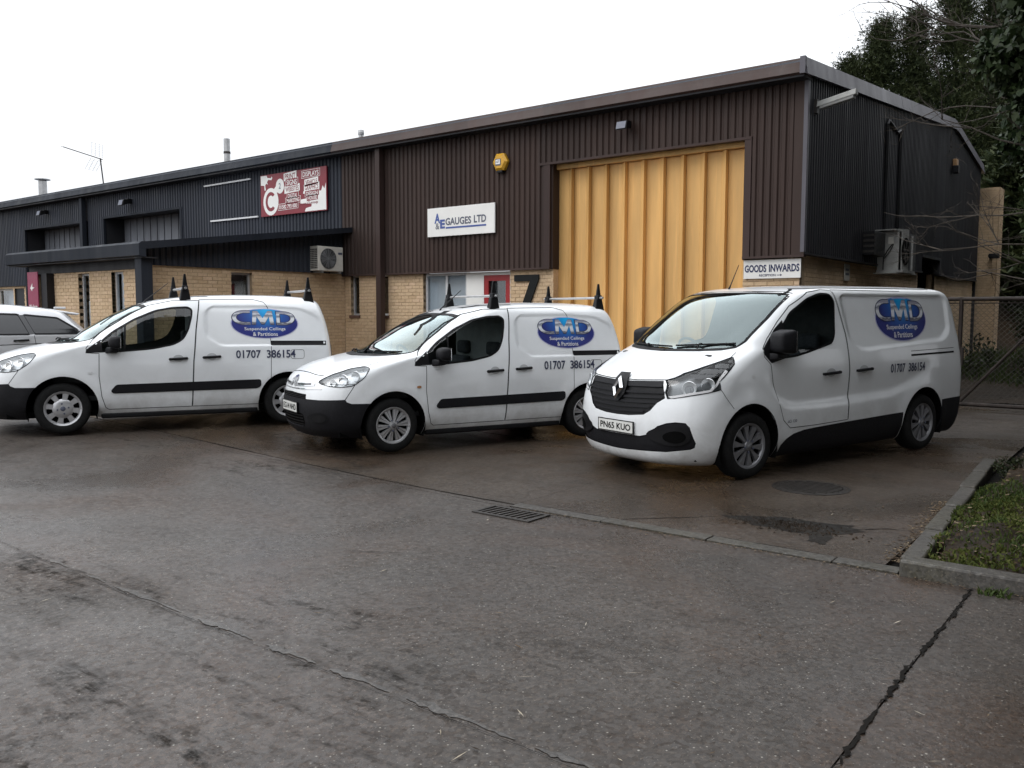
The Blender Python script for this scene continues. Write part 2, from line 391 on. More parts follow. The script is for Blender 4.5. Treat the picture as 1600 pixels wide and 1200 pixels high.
# lane left of the row of units
# dropped kerb stones between road and forecourt, then the raised kerb round the planted bed
drop = empty('dropped_kerb', label='flush pale concrete kerb strip between road and forecourt beside the drain', cat='kerb')
x = -4.55
while x < -1.45:
    x1 = min(x+.915, -1.38); z = gz(x, 5.9)
    MB().box(x+.004, x1-.004, 5.845, 5.98, z-.1, z+.011+random.uniform(-.003,.003)).build('kerb_stone', MAT['kerb'], drop, bevel=.005); x = x1
x = -1.38
kerb = empty('raised_kerb', label='raised concrete kerb edging the mossy bed at the right', cat='kerb')
kl = .915
while x < 9:
    z = gz(x, 5.9); h = .115 if x > -1.2 else .10
    MB().hexa([(x+.004,5.81,z-.1),(x+kl-.004,5.81,z-.1),(x+kl-.004,5.985,z-.1),(x+.004,5.985,z-.1),(x+.004,5.838,z+h),(x+kl-.004,5.838,z+h),(x+kl-.004,5.985,z+h),(x+.004,5.985,z+h)]).build('kerb_stone', MAT['kerb'], kerb, bevel=.016); x += kl
y = 5.99; k = 0
while y < 9.7:
    xa = -1.36 - .055*(y-5.9); z = gz(xa, y); d = random.uniform(-.012,.012)
    MB().hexa([(xa-.06+d,y+.006,z-.1),(xa+.09+d,y+.006,z-.1),(xa+.04+d,y+kl-.006,z-.1),(xa-.11+d,y+kl-.006,z-.1),
               (xa-.045+d,y+.006,z+.085),(xa+.09+d,y+.006,z+.085),(xa+.04+d,y+kl-.006,z+.08),(xa-.095+d,y+kl-.006,z+.08)]).build('kerb_stone', MAT['kerb'], kerb, bevel=.014); y += kl

# bed of soil with moss and grass
def bed_z(x, y):
    e = min(1, max(0, min(x + 1.36 + .055*(y-5.9), (y-5.9)))/.5)
    return gz(x, y) + .04 + .10*smooth(e) + .03*math.sin(x*3.1+y*1.7) + .02*math.sin(x*7.3-y*5.1)
bed = sheet('planted_bed', MAT['soil'], -1.32, 9, 5.97, 17.0, 0, .12, None, zf=lambda x, y: bed_z(x, y) if x > -1.38-.055*(y-5.9)+.1 else -.2, wob=.012)
tag(bed, kind='structure')
MAT['grass'] = leaf_mat('grass_blades', [(.018,.036,.008),(.036,.062,.013),(.055,.075,.020)], .6, .3)
MAT['moss'] = leaf_mat('moss_tufts', [(.024,.040,.008),(.045,.060,.012),(.070,.075,.018)], .9, .2)
MAT['litter'] = leaf_mat('dead_leaves', [(.05,.030,.018),(.10,.066,.038),(.26,.20,.13),(.025,.017,.011)], .85, .1)
def blades(name, mat, n, region, zf, h=(.03,.09), w=(.004,.008), dens=None, lean=.6):
    V = []; Fc = []; c = 0
    while c < n:
        x, y = random.uniform(region[0], region[1]), random.uniform(region[2], region[3])
        if dens is not None and random.random() > dens(x, y): 
            continue
        z = zf(x, y) - .004; a = random.uniform(0, 6.283); hh = random.uniform(*h); ww = random.uniform(*w)
        dx, dy = math.cos(a), math.sin(a); l = random.uniform(.1, lean)*hh; b = random.uniform(0, 6.283)
        lx, ly = math.cos(b)*l, math.sin(b)*l
        i = len(V)
        V += [(x-dx*ww, y-dy*ww, z), (x+dx*ww, y+dy*ww, z), (x+lx*.5+dx*ww*.8, y+ly*.5+dy*ww*.8, z+hh*.6), (x+lx*.5-dx*ww*.8, y+ly*.5-dy*ww*.8, z+hh*.6), (x+lx*1.3, y+ly*1.3, z+hh)]
        Fc += [(i,i+1,i+2,i+3), (i+3,i+2,i+4)]; c += 1
    me = bpy.data.meshes.new(name); me.from_pydata(V, [], Fc); return mesh_obj(name, me, mat)
def patchy(x, y):
    if x < -1.30 - .055*(y-5.9): return 0
    s = math.sin(x*2.3+1.2)*math.cos(y*1.9-.5) + .6*math.sin(x*5.1+y*3.7) + .3*math.cos(y*9.1-x*4.)
    return .12 + .88*smooth((s+.45)/.8) if y < 9.0 else .12
gr = blades('grass', MAT['grass'], 13000, (-1.42, 2.2, 6.0, 9.3), bed_z, (.012,.045), (.003,.007), patchy)
tag(gr, 'short wet grass and weeds growing over the bed at the right', 'grass', kind='stuff')
ms = blades('moss', MAT['moss'], 16000, (-1.42, 2.2, 6.0, 9.3), bed_z, (.012,.034), (.006,.013), lambda x, y: patchy(x+.4, y+.5)*(1 if x > -1.3-.055*(y-5.9) else 0), 1.2)
tag(ms, 'yellow green moss cushions on the soil of the bed', 'moss', kind='stuff')
# dead leaves, straws and twigs lying about: nobody would count them
V = []; Fc = []
def leaf(x, y, z, L, w, a, tilt):
    i = len(V); dx, dy = math.cos(a), math.sin(a); nx, ny = -dy, dx
    V.extend([(x-dx*L, y-dy*L, z), (x+nx*w, y+ny*w, z+tilt*w), (x+dx*L, y+dy*L, z+tilt*L*.3), (x-nx*w, y-ny*w, z-.0+.002)]); Fc.append((i,i+1,i+2,i+3))
for k in range(1500):
    x, y = random.uniform(-1.35, 2.2), random.uniform(6.0, 13)
    if x > -1.3-.055*(y-5.9): leaf(x, y, bed_z(x,y)+random.uniform(.005,.03), random.uniform(.012,.03), random.uniform(.006,.016), random.uniform(0,6.28), random.uniform(-.6,.9))
for k in range(520):     # drift in the gutter beside the kerb
    y = random.uniform(6.1, 8.3); x = -1.43-.055*(y-5.9)-abs(random.gauss(0,.07)); leaf(x, y, gz(x,y)+.006, random.uniform(.004,.024), random.uniform(.002,.010), random.uniform(0,6.28), random.uniform(-.3,.8))
for k in range(420):
    x = random.uniform(-4.4,-.6); y = 5.83-abs(random.gauss(0,.05)); leaf(x, y, gz(x,y)+.006, random.uniform(.003,.016), random.uniform(.002,.007), random.uniform(0,6.28), .4)
for k in range(130):
    x, y = random.uniform(-7,1.5), random.uniform(2.0,8.6)
    if x > -1.3 and y > 5.8: continue
    if x > -2 + random.random()*-3: leaf(x, y, gz(x,y)+.006, random.uniform(.01,.045), random.uniform(.002,.007), random.uniform(0,6.28), .2)
for k in range(260):
    x, y = random.uniform(-2.5,2), random.uniform(9.6,15.5); leaf(x, y, gz(x,y)+.05*random.random()*(x>-1.2)+.006, random.uniform(.015,.05), random.uniform(.003,.012), random.uniform(0,6.28), .4)
V2, F2 = V, Fc
me = bpy.data.meshes.new('leaf_litter'); me.from_pydata(V, [], Fc)
tag(mesh_obj('leaf_litter', me, MAT['litter']), 'dead leaves and straw scattered over bed, gutter and concrete', 'leaf litter', kind='stuff')
V = []; Fc = []
for k in range(150):       # pale straws
    x, y = random.uniform(-6.5,1.2), random.uniform(2.2,8.8)
    if (x > -1.2 and y > 5.7) or random.random() > .35+.65*smooth((x+5)/4): continue
    leaf(x, y, gz(x,y)+.007, random.uniform(.012,.05), random.uniform(.0015,.0045), random.gauss(.2,.9), .15)
MAT['straw'] = leaf_mat('pale_straw', [(.20,.16,.11),(.38,.33,.25),(.50,.46,.38)], .8, .1)
me = bpy.data.meshes.new('straw'); me.from_pydata(V, [], Fc)
tag(mesh_obj('straw', me, MAT['straw']), 'pale straws and twigs dropped on the wet concrete', 'straw', kind='stuff')
wd = blades('weed', MAT['grass'], 60, (-.90, -.74, 5.72, 5.80), gz, (.02,.06), (.004,.009), None, 1.6)
tag(wd, 'small green weed sprouting at the foot of the raised kerb', 'weed')

# broken patch, pale repair mortar along the seam, cracks
def ragged(name, mat, pts, dz, parent, jit=.02, sub=3):
    q = []
    for (a, b), (c, d) in zip(pts, pts[1:]+pts[:1]):
        for s in range(sub): t = s/sub; q.append((a+(c-a)*t+random.uniform(-jit,jit), b+(d-b)*t+random.uniform(-jit,jit)))
    v = [(x, y, gz(x,y)+dz) for x, y in q]; cx = sum(p[0] for p in v)/len(v); cy = sum(p[1] for p in v)/len(v)
    tri = tessellate_polygon([[Vector(p) for p in v]])
    me = bpy.data.meshes.new(name); me.from_pydata(v, [], [tuple(t) for t in tri]); return mesh_obj(name, me, mat, parent)
ragged('broken_patch', MAT['tarmac'], [(-2.95,6.62),(-2.55,6.86),(-2.0,6.92),(-1.86,6.78),(-2.02,6.55),(-1.98,6.28),(-2.10,6.26),(-2.2,6.46),(-2.6,6.5)], .005, yard, .03, 4)
gv = MB(); _pp = [(-2.95,6.62),(-2.55,6.86),(-2.0,6.92),(-1.86,6.78),(-2.02,6.55),(-1.98,6.28),(-2.10,6.26),(-2.2,6.46),(-2.6,6.5)]
for _k in range(700):
    x_, y_ = -2.38+random.gauss(0,.19), 6.64+random.gauss(0,.09); r_ = random.uniform(.004,.016); z_ = gz(x_,y_)+.004; a_ = random.uniform(0,6.28)
    gv.add([(x_+r_*math.cos(a_+t)*random.uniform(.6,1.2), y_+r_*math.sin(a_+t)*random.uniform(.6,1.2), z_) for t in (0,1.57,3.14,4.71)]+[(x_+random.uniform(-.3,.3)*r_, y_, z_+r_*random.uniform(.4,1.))], [(0,1,4),(1,2,4),(2,3,4),(3,0,4)])
tag(gv.build('loose_gravel', MAT['soil'], yard), kind='stuff')
def crack(parent, pts, w, mat=None, jit=.35, dz=.005, n=6, taper=False):
    P = []
    for (a, b), (c, d) in zip(pts[:-1], pts[1:]):
        for s in range(n): t = s/n; P.append(Vector((a+(c-a)*t, b+(d-b)*t)))
    P.append(Vector(pts[-1])); v = []; f = []
    for i, p in enumerate(P):
        t = (P[min(i+1,len(P)-1)]-P[max(i-1,0)]).normalized(); nn = Vector((-t.y, t.x)); q = p+nn*random.uniform(-jit,jit)*w
        for s in (-1, 1):
            r = q+nn*s*w*random.uniform(.2,.8)*(.75+.6*math.sin(i*.37)*math.sin(i*.11+1))*(max(.05, math.sin(math.pi*i/(len(P)-1)))**.6 if taper else 1); v.append((r.x, r.y, gz(r.x, r.y)+dz))
        if i: f.append((2*i-2,2*i-1,2*i+1,2*i))
    me = bpy.data.meshes.new('crack'); me.from_pydata(v, [], f); return mesh_obj('crack', me, mat or MAT['joint'], parent)
crack(road, [(-.945,2.2),(-.94,3.2),(-.955,4.2),(-.94,5.2),(-.95,5.8)], .021, n=40, jit=.55)
crack(road, [(-7.0,2.566),(-5.6,2.568),(-4.0,2.566),(-2.5,2.568),(-1.0,2.566)], .004, n=40, jit=.8)
crack(road, [(-4.6,4.0),(-4.35,4.15),(-4.1,4.28)], .005)
crack(yard, [(-1.95,6.8),(-1.75,7.0),(-1.45,7.05)], .010)
crack(yard, [(-3.55,6.02),(-3.2,6.35),(-2.95,6.6)], .010)
crack(yard, [(-4.4,5.995),(-3.0,5.99),(-1.5,5.995)], .016, n=14)
crack(road, [(-13,5.918),(-9,5.92),(-4.5,5.918)], .014, n=30)
for a_, b_ in ((-5.95,-5.7),(-5.45,-5.2),(-5.1,-4.35),(-4.2,-3.7),(-3.6,-3.2),(-3.1,-2.7),(-2.6,-2.0),(-1.9,-1.5)):
    crack(road, [(a_,2.60),((a_+b_)/2,2.61),(b_,2.60)], random.uniform(.025,.05), MAT['repair'], .06, .0008, 9, True)

# road gully grating and drain cover
gul = empty('gully_grating', (-4.38, 5.63, gz(-4.38,5.63)), label='rectangular cast iron drain grating set in the road at the kerb', cat='drain grating')
m = MB(); m.box(-.27,.27,-.145,.145,-.04,-.02); m.build('sump', MAT['void'], gul)
for a in ((-.30,.30,.125,.155),(-.30,.30,-.155,-.125),(-.30,-.265,-.125,.125),(.265,.30,-.125,.125)): MB().box(*a,-.03,.010).build('grating_frame', MAT['iron'], gul, bevel=.003)
for k in range(9):
    x = -.245+k*.061; MB().hexa([(x-.012,-.125,-.025),(x+.012,-.125,-.025),(x+.042,.125,-.025),(x+.018,.125,-.025),(x-.012,-.125,.006),(x+.012,-.125,.006),(x+.042,.125,.006),(x+.018,.125,.006)]).build('grating_bar', MAT['iron'], gul)
mh = empty('drain_cover', (-2.75, 8.2, gz(-2.75,8.2)), label='round ribbed cast iron manhole cover in front of the large van', cat='manhole cover')
MB().lathe([(.36,-.02),(.36,.006),(.34,.008),(.33,.004),(.33,-.02)], 40, 2).build('frame', MAT['iron'], mh)
MB().lathe([(.325,-.02),(.325,.004),(.30,.006)], 40, 2).build('lid', MAT['iron'], mh)
for k in range(9):
    y = -.26+k*.065; h = math.sqrt(.29**2-y*y); MB().box(-h,h,y-.014,y+.014,.005,.014).build('rib', MAT['iron'], mh)

# ================================================================== BUILDING TOOLS
def ribbed(name, mat, parent, ax, plane, a0, a1, z0, z1, pitch=.13, depth=.028, out=-1, crest=.45):
    """profiled steel sheet: ax 'x' runs along x facing out*y, 'y' runs along y facing out*x; z0/z1 numbers or functions"""
    fz0 = z0 if callable(z0) else (lambda t: z0); fz1 = z1 if callable(z1) else (lambda t: z1)
    n = max(1, int(round((a1-a0)/pitch))); p = (a1-a0)/n; pts = []
    for i in range(n):
        s = a0+i*p; r = p*(1-crest)*.30
        pts += [(s, 0), (s+p*(1-crest)-2*r, 0), (s+p*(1-crest)-r, depth), (s+p-r, depth)]
    pts.append((a1, 0)); v = []; f = []
    for a, d in pts:
        c = plane+out*d
        for z in (fz0(a), fz1(a)): v.append((a, c, z) if ax == 'x' else (c, a, z))
    for i in range(len(pts)-1):
        q = (2*i, 2*i+2, 2*i+3, 2*i+1)
        f.append(q if (ax == 'x') == (out < 0) else q[::-1])
    me = bpy.data.meshes.new(name); me.from_pydata(v, [], f); return mesh_obj(name, me, mat, parent)

def cut_rects(a0, a1, z0, z1, holes):
    xs = sorted({a0, a1, *[min(max(t, a0), a1) for h in holes for t in h[:2]]}); zs = sorted({z0, z1, *[min(max(t, z0), z1) for h in holes for t in h[2:]]}); r = []
    for xa, xb in zip(xs[:-1], xs[1:]):
        for za, zb in zip(zs[:-1], zs[1:]):
            cx, cz = (xa+xb)/2, (za+zb)/2
            if not any(h[0] < cx < h[1] and h[2] < cz < h[3] for h in holes): r.append((xa, xb, za, zb))
    return r
_bm = MB().box(-.1075,.1075,-.05,.05,-.0325,.0325); BRICK = _bm.mesh('brick', bevel=.004); BRICK.materials.append(MAT['brick'])
def brick_wall(parent, ax, plane, out, a0, a1, z0, z1, holes, vis=lambda a, z: True, budget=None, thick=.2):
    """mortar backing plus single bricks; those past the budget are joined into one mesh of brickwork"""
    back = None
    for xa, xb, za, zb in cut_rects(a0, a1, z0, z1, holes):
        y0, y1 = sorted((plane - out*.008, plane - out*thick))
        back = MB().box(*((xa, xb, y0, y1) if ax == 'x' else (y0, y1, xa, xb)), za, zb).build('mortar', MAT['mortar'], parent)
    lst = []; k = 0; z = z0
    while z < z1-.02:
        zt = min(z+.065, z1); a = a0-(.1125 if k % 2 else 0)
        while a < a1:
            iv = [(max(a, a0), min(a+.215, a1))]
            for h in holes:
                if h[2] < (z+zt)/2 < h[3]:
                    nv = []
                    for p, q in iv:
                        if q <= h[0] or p >= h[1]: nv.append((p, q))
                        else:
                            if p < h[0]: nv.append((p, h[0]))
                            if q > h[1]: nv.append((h[1], q))
                    iv = nv
            lst += [((p+q)/2, q-p, (z+zt)/2, zt-z) for p, q in iv if q-p > .035]
            a += .225
        z += .075; k += 1
    one = [b for b in lst if vis(b[0], b[2])]; rest = [b for b in lst if not vis(b[0], b[2])]
    if budget is not None:
        n = max(0, budget[0]); rest += one[n:]; one = one[:n]; budget[0] -= len(one)
    for a, w, zc, h in one:
        o = bpy.data.objects.new('brick', BRICK); link(o, parent)
        j = random.uniform(-.002, .003)
        c = plane - out*(.05 - j)
        o.location = (a, c, zc) if ax == 'x' else (c, a, zc)
        if ax == 'y': o.rotation_euler = (0, 0, math.pi/2)
        o.scale = (w/.215, 1, h/.065)
    m = MB()
    for a, w, zc, h in rest:
        j = random.uniform(-.002, .003); y0, y1 = sorted((plane + out*j, plane - out*.08))
        m.box(*((a-w/2, a+w/2, y0, y1) if ax == 'x' else (y0, y1, a-w/2, a+w/2)), zc-h/2, zc+h/2)
    if rest: tag(m.build('brickwork', MAT['brick'], parent), kind='stuff')
    return back

def bars(name, mat, parent, ax, plane, out, d0, d1, rects):
    m = MB()
    for a0, a1, z0, z1 in rects:
        y0, y1 = sorted((plane+out*d0, plane+out*d1)); m.box(*((a0,a1,y0,y1) if ax == 'x' else (y0,y1,a0,a1)), z0, z1)
    return m.build(name, mat, parent)
def window(parent, ax, plane, out, a0, a1, z0, z1, fmat, back, mullions=(), transoms=(), t=.045, inset=.09, sill=True, bd=.29):
    """frame, pane, what hangs behind the pane, sill; plane is the face of the wall"""
    w = empty('window'); w.parent = parent
    p = plane - out*inset
    b = [(a0,a0+t,z0,z1),(a1-t,a1,z0,z1),(a0+t,a1-t,z1-t,z1),(a0+t,a1-t,z0,z0+t)] + [(q-t*.6,q+t*.6,z0+t,z1-t) for q in mullions] + [(a0+t,a1-t,q-t*.5,q+t*.5) for q in transoms]
    bars('frame', fmat, w, ax, p, out, -.05, 0, b)
    bars('pane', MAT['dark_glass'], w, ax, p, out, -.03, -.024, [(a0+t*.8, a1-t*.8, z0+t*.8, z1-t*.8)])
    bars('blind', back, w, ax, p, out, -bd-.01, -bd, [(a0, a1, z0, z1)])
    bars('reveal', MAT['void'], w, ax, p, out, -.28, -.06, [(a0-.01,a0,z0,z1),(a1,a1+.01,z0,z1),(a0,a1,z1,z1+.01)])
    if sill: bars('sill', MAT['sill'], w, ax, plane, out, -.1, .035, [(a0-.03, a1+.03, z0-.06, z0)])
    return w

# ================================================================== THE UNITS
FY = 14.0; GX = -4.94; CB = 2.51
def roof_z(y): return 5.58 + .0875*(y-14) if y < 24.76 else 6.52 - .155*(y-24.76)

# --- brown unit with the yellow door
ub = empty('industrial_unit', (0,0,0), label='brown clad industrial unit with yellow folding door and buff brick base', cat='building')
ribbed('cladding', MAT['clad_brown'], ub, 'x', FY, -16.0, -10.02, CB, 5.40)
ribbed('cladding', MAT['clad_brown'], ub, 'x', FY, -10.02, -5.86, 4.53, 5.40)
ribbed('cladding', MAT['clad_brown'], ub, 'x', FY, -5.86, -5.12, CB+.05, 5.40, pitch=.125)
bars('corner_trim', MAT['clad_brown'], ub, 'x', FY, -1, -.05, .034, [(-5.12, GX+.03, CB+.05, 5.40)])
bars('door_trim', MAT['trim_brown'], ub, 'x', FY, -1, -.05, .036, [(-10.06, -9.92, CB, 4.49)])
bars('door_trim', MAT['trim_brown'], ub, 'x', FY, -1, -.05, .044, [(-10.16, -5.83, 4.49, 4.535)])
bars('door_trim', MAT['trim_brown'], ub, 'x', FY, -1, -.05, .036, [(-5.95, -5.83, CB+.05, 4.49)])
bars('drip_trim', MAT['trim_brown'], ub, 'x', FY, -1, -.08, .042, [(-16.0, -9.92, CB-.035, CB)])
bars('drip_trim', MAT['trim_brown'], ub, 'x', FY, -1, -.08, .042, [(-5.95, GX+.03, CB+.012, CB+.05)])
m = MB(); m.box(-9.925,-9.88,14.02,14.45,CB-.03,4.5); m.box(-5.97,-5.93,14.02,14.45,CB,4.5); m.box(-9.9,-5.95,14.02,14.45,4.50,4.56); m.build('door_reveal', MAT['clad_brown'], ub)
# gable
ribbed('gable_cladding', MAT['clad_black'], ub, 'y', GX, 14.06, 28.5, lambda t: 2.6 if not 21.9 < t < 23.66 else 2.95, lambda t: roof_z(t)-.12, pitch=.115, depth=.03, out=1, crest=.35)
bars('corner_trim', MAT['trim_grey'], ub, 'y', GX, 1, -.03, .034, [(13.96, 14.055, 2.6, 5.42)])
bars('drip_trim', MAT['clad_black'], ub, 'y', GX, 1, -.1, .045, [(14.0, 21.9, 2.565, 2.6), (23.66, 28.5, 2.565, 2.6)])
bars('opening_trim', MAT['clad_black'], ub, 'y', GX, 1, -.1, .05, [(21.85, 23.7, 2.93, 2.99), (23.62, 23.70, 2.6, 2.93)])
bars('side_doorway', MAT['void'], ub, 'y', GX, 1, -.9, -.8, [(21.7, 23.8, 0, 3.0)])
bars('side_door', MAT['red'], ub, 'y', GX, 1, -.25, -.2, [(22.2, 23.2, 0, 2.1)])
# front brick base, openings and bricks
holes = [(-15.80,-15.50,1.55,2.49),(-14.86,-14.52,1.55,2.49),(-13.42,-10.97,-.2,2.49),(-9.9,-5.97,-.2,2.6)]
bud = [300]
brick_wall(ub, 'x', FY+.06, -1, -16.0, GX-.06, -.1, CB, holes, lambda a, z: z > 1.35, bud)
brick_wall(ub, 'y', GX-.07, 1, FY+.07, 28.5, -.1, 2.6, [(21.9,23.66,-.2,2.7)], lambda a, z: z > 2.0 and a < 18.5, bud)
m = MB(); m.box(-9.95,-9.893,14.066,14.4,-.1,CB-.04); m.build('brick_reveal', MAT['brick'], ub)
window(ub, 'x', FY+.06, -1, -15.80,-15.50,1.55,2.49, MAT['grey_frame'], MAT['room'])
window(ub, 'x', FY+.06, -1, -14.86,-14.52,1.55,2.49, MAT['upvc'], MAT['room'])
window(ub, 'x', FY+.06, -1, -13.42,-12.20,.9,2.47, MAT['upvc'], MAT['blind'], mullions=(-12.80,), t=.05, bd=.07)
bars('white_panel', MAT['white'], ub, 'x', FY+.06, -1, -.12, -.06, [(-12.20,-11.72,-.1,2.47), (-11.72,-10.97,2.40,2.47), (-11.02,-10.97,-.1,2.40), (-13.42,-12.20,-.1,.85)])
dr = empty('entrance_door'); dr.parent = ub
bars('door_frame', MAT['red'], dr, 'x', FY+.06, -1, -.13, -.07, [(-11.72,-11.60,-.05,2.40),(-11.14,-11.02,-.05,2.40),(-11.60,-11.14,2.28,2.40),(-11.60,-11.14,-.05,.3)])
bars('door_pane', MAT['dark_glass'], dr, 'x', FY+.06, -1, -.11, -.10, [(-11.60,-11.14,.3,2.28)])
bars('hallway', MAT['room'], dr, 'x', FY+.06, -1, -.16, -.14, [(-11.70,-11.04,-.1,2.38)])
# yellow folding door: single leaves
fd = empty('folding_door'); fd.parent = ub
n = 10; p = 3.97/n
for i in range(n):
    a = -9.92+i*p; y = FY+.24
    m = MB(); prof = [(a+.004, y), (a+p*.68, y-.004), (a+p*.70, y-.010), (a+p*.985, y-.105), (a+p*.99, y-.100), (a+p*.99, y+.03), (a+.004, y+.03)]
    m.prism(prof, 2, -.05, 4.40); m.build('door_leaf', MAT['door_yellow'], fd)
bars('door_head', MAT['door_yellow'], fd, 'x', FY+.16, -1, -.15, .02, [(-9.9,-5.95,4.41,4.50)])
bars('bottom_rail', MAT['void'], fd, 'x', FY+.16, -1, -.1, .0, [(-9.9,-5.95,-.1,-.05)])
# roof, fascia, verge, pipe
def roof_part(parent, mat, x0, x1, y0=13.72):
    m = MB(); ys = [y0, 24.76, 28.9]; v = []
    for yy in ys:
        for xx in (x0, x1): v.append((xx, yy, roof_z(yy)+.0))
    n = len(v); m.add(v + [(a,b,c-.06) for a,b,c in v], [(0,1,3,2),(2,3,5,4),(6,8,9,7),(8,10,11,9),(0,6,7,1),(4,5,11,10),(0,2,8,6),(2,4,10,8),(1,7,9,3),(3,9,11,5)])
    return m.build('roof', mat, parent)
rb = roof_part(ub, MAT['roof'], -16.0, GX+.02)
def fascia(parent, mat, x0, x1):
    m = MB(); m.prism([(13.70,5.33),(13.66,5.36),(13.70,5.47),(13.74,5.595),(13.82,5.61),(14.02,5.60),(14.02,5.33)], 0, x0, x1); return m.build('fascia', mat, parent)
fascia(ub, MAT['trim_brown'], -16.0, GX+.05)
bars('soffit', MAT['clad_black'], ub, 'x', 14, -1, -.03, .30, [(-16.0, GX+.05, 5.30, 5.328)])
m = MB()
for ya, yb in ((13.72, 19.4), (19.42, 24.6), (24.6, 24.92), (24.94, 28.7)):
    def vz(t): return roof_z(t)
    m.hexa([(GX-.02,ya,vz(ya)-.20),(GX+.10,ya,vz(ya)-.22),(GX+.10,yb,vz(yb)-.22),(GX-.02,yb,vz(yb)-.20),(GX-.02,ya,vz(ya)+.05),(GX+.055,ya,vz(ya)+.045),(GX+.055,yb,vz(yb)+.045),(GX-.02,yb,vz(yb)+.05)])
m.build('verge_trim', MAT['trim_grey'], ub)
bars('fascia_end', MAT['trim_grey'], ub, 'y', GX, 1, -.01, .075, [(13.66,13.73,5.34,5.60)])
dp = MB(); dp.box(-14.66,-14.51,13.80,13.955,0,5.34); dp.build('downpipe', MAT['trim_brown'], ub, bevel=.01)
fl = MB(); fl.tube([(-18.1+.6,16,5.6),(-18.1+.6,16,6.36)], .065, 12); fl.lathe([(.08,6.30),(.085,6.36),(.08,6.42),(.03,6.44)], 12, 2, (-17.5,16,0)); fl.build('flue', MAT['steel'], rb)
bars('end_wall', MAT['clad_black'], ub, 'x', 28.52, 1, 0, .05, [(-16, GX, 0, 5.8)])

# --- blue-black unit with the projecting office
uk = empty('industrial_unit', (0,0,0), label='blue-black clad unit with projecting brick office, maroon sign and grey door', cat='building')
L2 = (-27.24,-22.86)
ribbed('cladding', MAT['clad_blue'], uk, 'x', FY, L2[1], -16.0, CB, 5.40)
ribbed('cladding', MAT['clad_blue'], uk, 'x', FY, L2[0], L2[1], 4.6, 5.40)
ribbed('cladding', MAT['clad_blue'], uk, 'x', FY, -28.3, L2[0], CB, 5.40)
bars('door_trim', MAT['trim_blue'], uk, 'x', FY, -1, -.05, .045, [(L2[0]-.1,L2[1]+.1,4.56,4.62),(L2[0]-.08,L2[0]+.02,0,4.56),(L2[1]-.02,L2[1]+.08,0,4.56)])
m = MB(); m.box(L2[0]-.02,L2[0]+.02,14.03,14.7,0,4.6); m.box(L2[1]-.02,L2[1]+.02,14.03,14.7,0,4.6); m.box(L2[0],L2[1],14.03,14.7,4.58,4.62); m.build('door_reveal', MAT['clad_black'], uk)
gd = empty('folding_door'); gd.parent = uk
for i in range(11):
    a = L2[0]+.02+i*.396; m = MB(); m.prism([(a+.006,14.64),(a+.385,14.62),(a+.39,14.7),(a+.006,14.7)], 2, 0, 4.58); m.build('door_leaf', MAT['door_grey'], gd)
rk = roof_part(uk, MAT['roof'], -28.3, -16.01)
fascia(uk, MAT['trim_blue'], -28.3, -16.003); bars('soffit', MAT['clad_black'], uk, 'x', 14, -1, -.03, .30, [(-28.3,-16.003,5.30,5.328)])
MB().box(-28.46,-28.30,13.80,13.955,0,5.34).build('downpipe', MAT['trim_blue'], uk, bevel=.01)
for pts in ([(-21.60,5.08),(-19.49,5.09)], [(-21.33,4.11),(-19.20,4.10)]):
    (a, za), (b, zb) = pts; MB().hexa([(a,13.93,za-.02),(b,13.93,zb-.02),(b,13.97,zb-.02),(a,13.97,za-.02),(a,13.93,za+.02),(b,13.93,zb+.02),(b,13.97,zb+.02),(a,13.97,za+.02)]).build('batten', MAT['upvc'], uk)
m = MB(); m.tube([(-24.4,16.6,5.6),(-24.4,16.6,7.12)], .10, 14); m.build('flue', MAT['steel'], rk)
MB().lathe([(.108,6.65),(.108,6.72)],14,2,(-24.4,16.6,0)).build('flue_band', MAT['iron'], rk)
# office: roof leans back to the main wall
OX, OY = -16.02, 9.02
def lean(y): return 2.93 + (y-8.75)*.1295
ob = [300]
hs_ = [(10.93,11.45,1.15,2.46)]
brick_wall(uk, 'y', OX, 1, OY, 14.12, -.05, 2.53, hs_, lambda a, z: z > 1.35, ob)
hf = [(-18.75,-18.27,.7,2.43),(-17.36,-16.88,.7,2.43),(-20.95,-19.85,-.1,2.46)]
brick_wall(uk, 'x', OY, -1, -21.0, OX, -.05, 2.46, hf, lambda a, z: z > 1.35 and a > -20, ob)
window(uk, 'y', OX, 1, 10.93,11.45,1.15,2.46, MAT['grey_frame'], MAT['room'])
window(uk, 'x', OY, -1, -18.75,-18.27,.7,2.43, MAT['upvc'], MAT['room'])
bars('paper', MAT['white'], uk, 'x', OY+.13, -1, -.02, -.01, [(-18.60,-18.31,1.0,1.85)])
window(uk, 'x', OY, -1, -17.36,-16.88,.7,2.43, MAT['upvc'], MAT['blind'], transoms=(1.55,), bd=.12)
m = MB(); ys = [OY+.02, 13.98]
ribbed('cladding', MAT['clad_blue'], uk, 'y', OX+.03, OY-.02, 13.98, 2.53, lambda t: lean(t)-.1, pitch=.13, depth=.03, out=1)
m = MB(); m.hexa([(-21.4,8.70,lean(8.7)-.05),(-15.62,8.70,lean(8.7)-.05),(-15.62,13.98,lean(13.98)-.05),(-21.4,13.98,lean(13.98)-.05),(-21.4,8.70,lean(8.7)+.0),(-15.62,8.70,lean(8.7)+.0),(-15.62,13.98,lean(13.98)+.0),(-21.4,13.98,lean(13.98)+.0)]); orf = m.build('office_roof', MAT['roof'], uk)
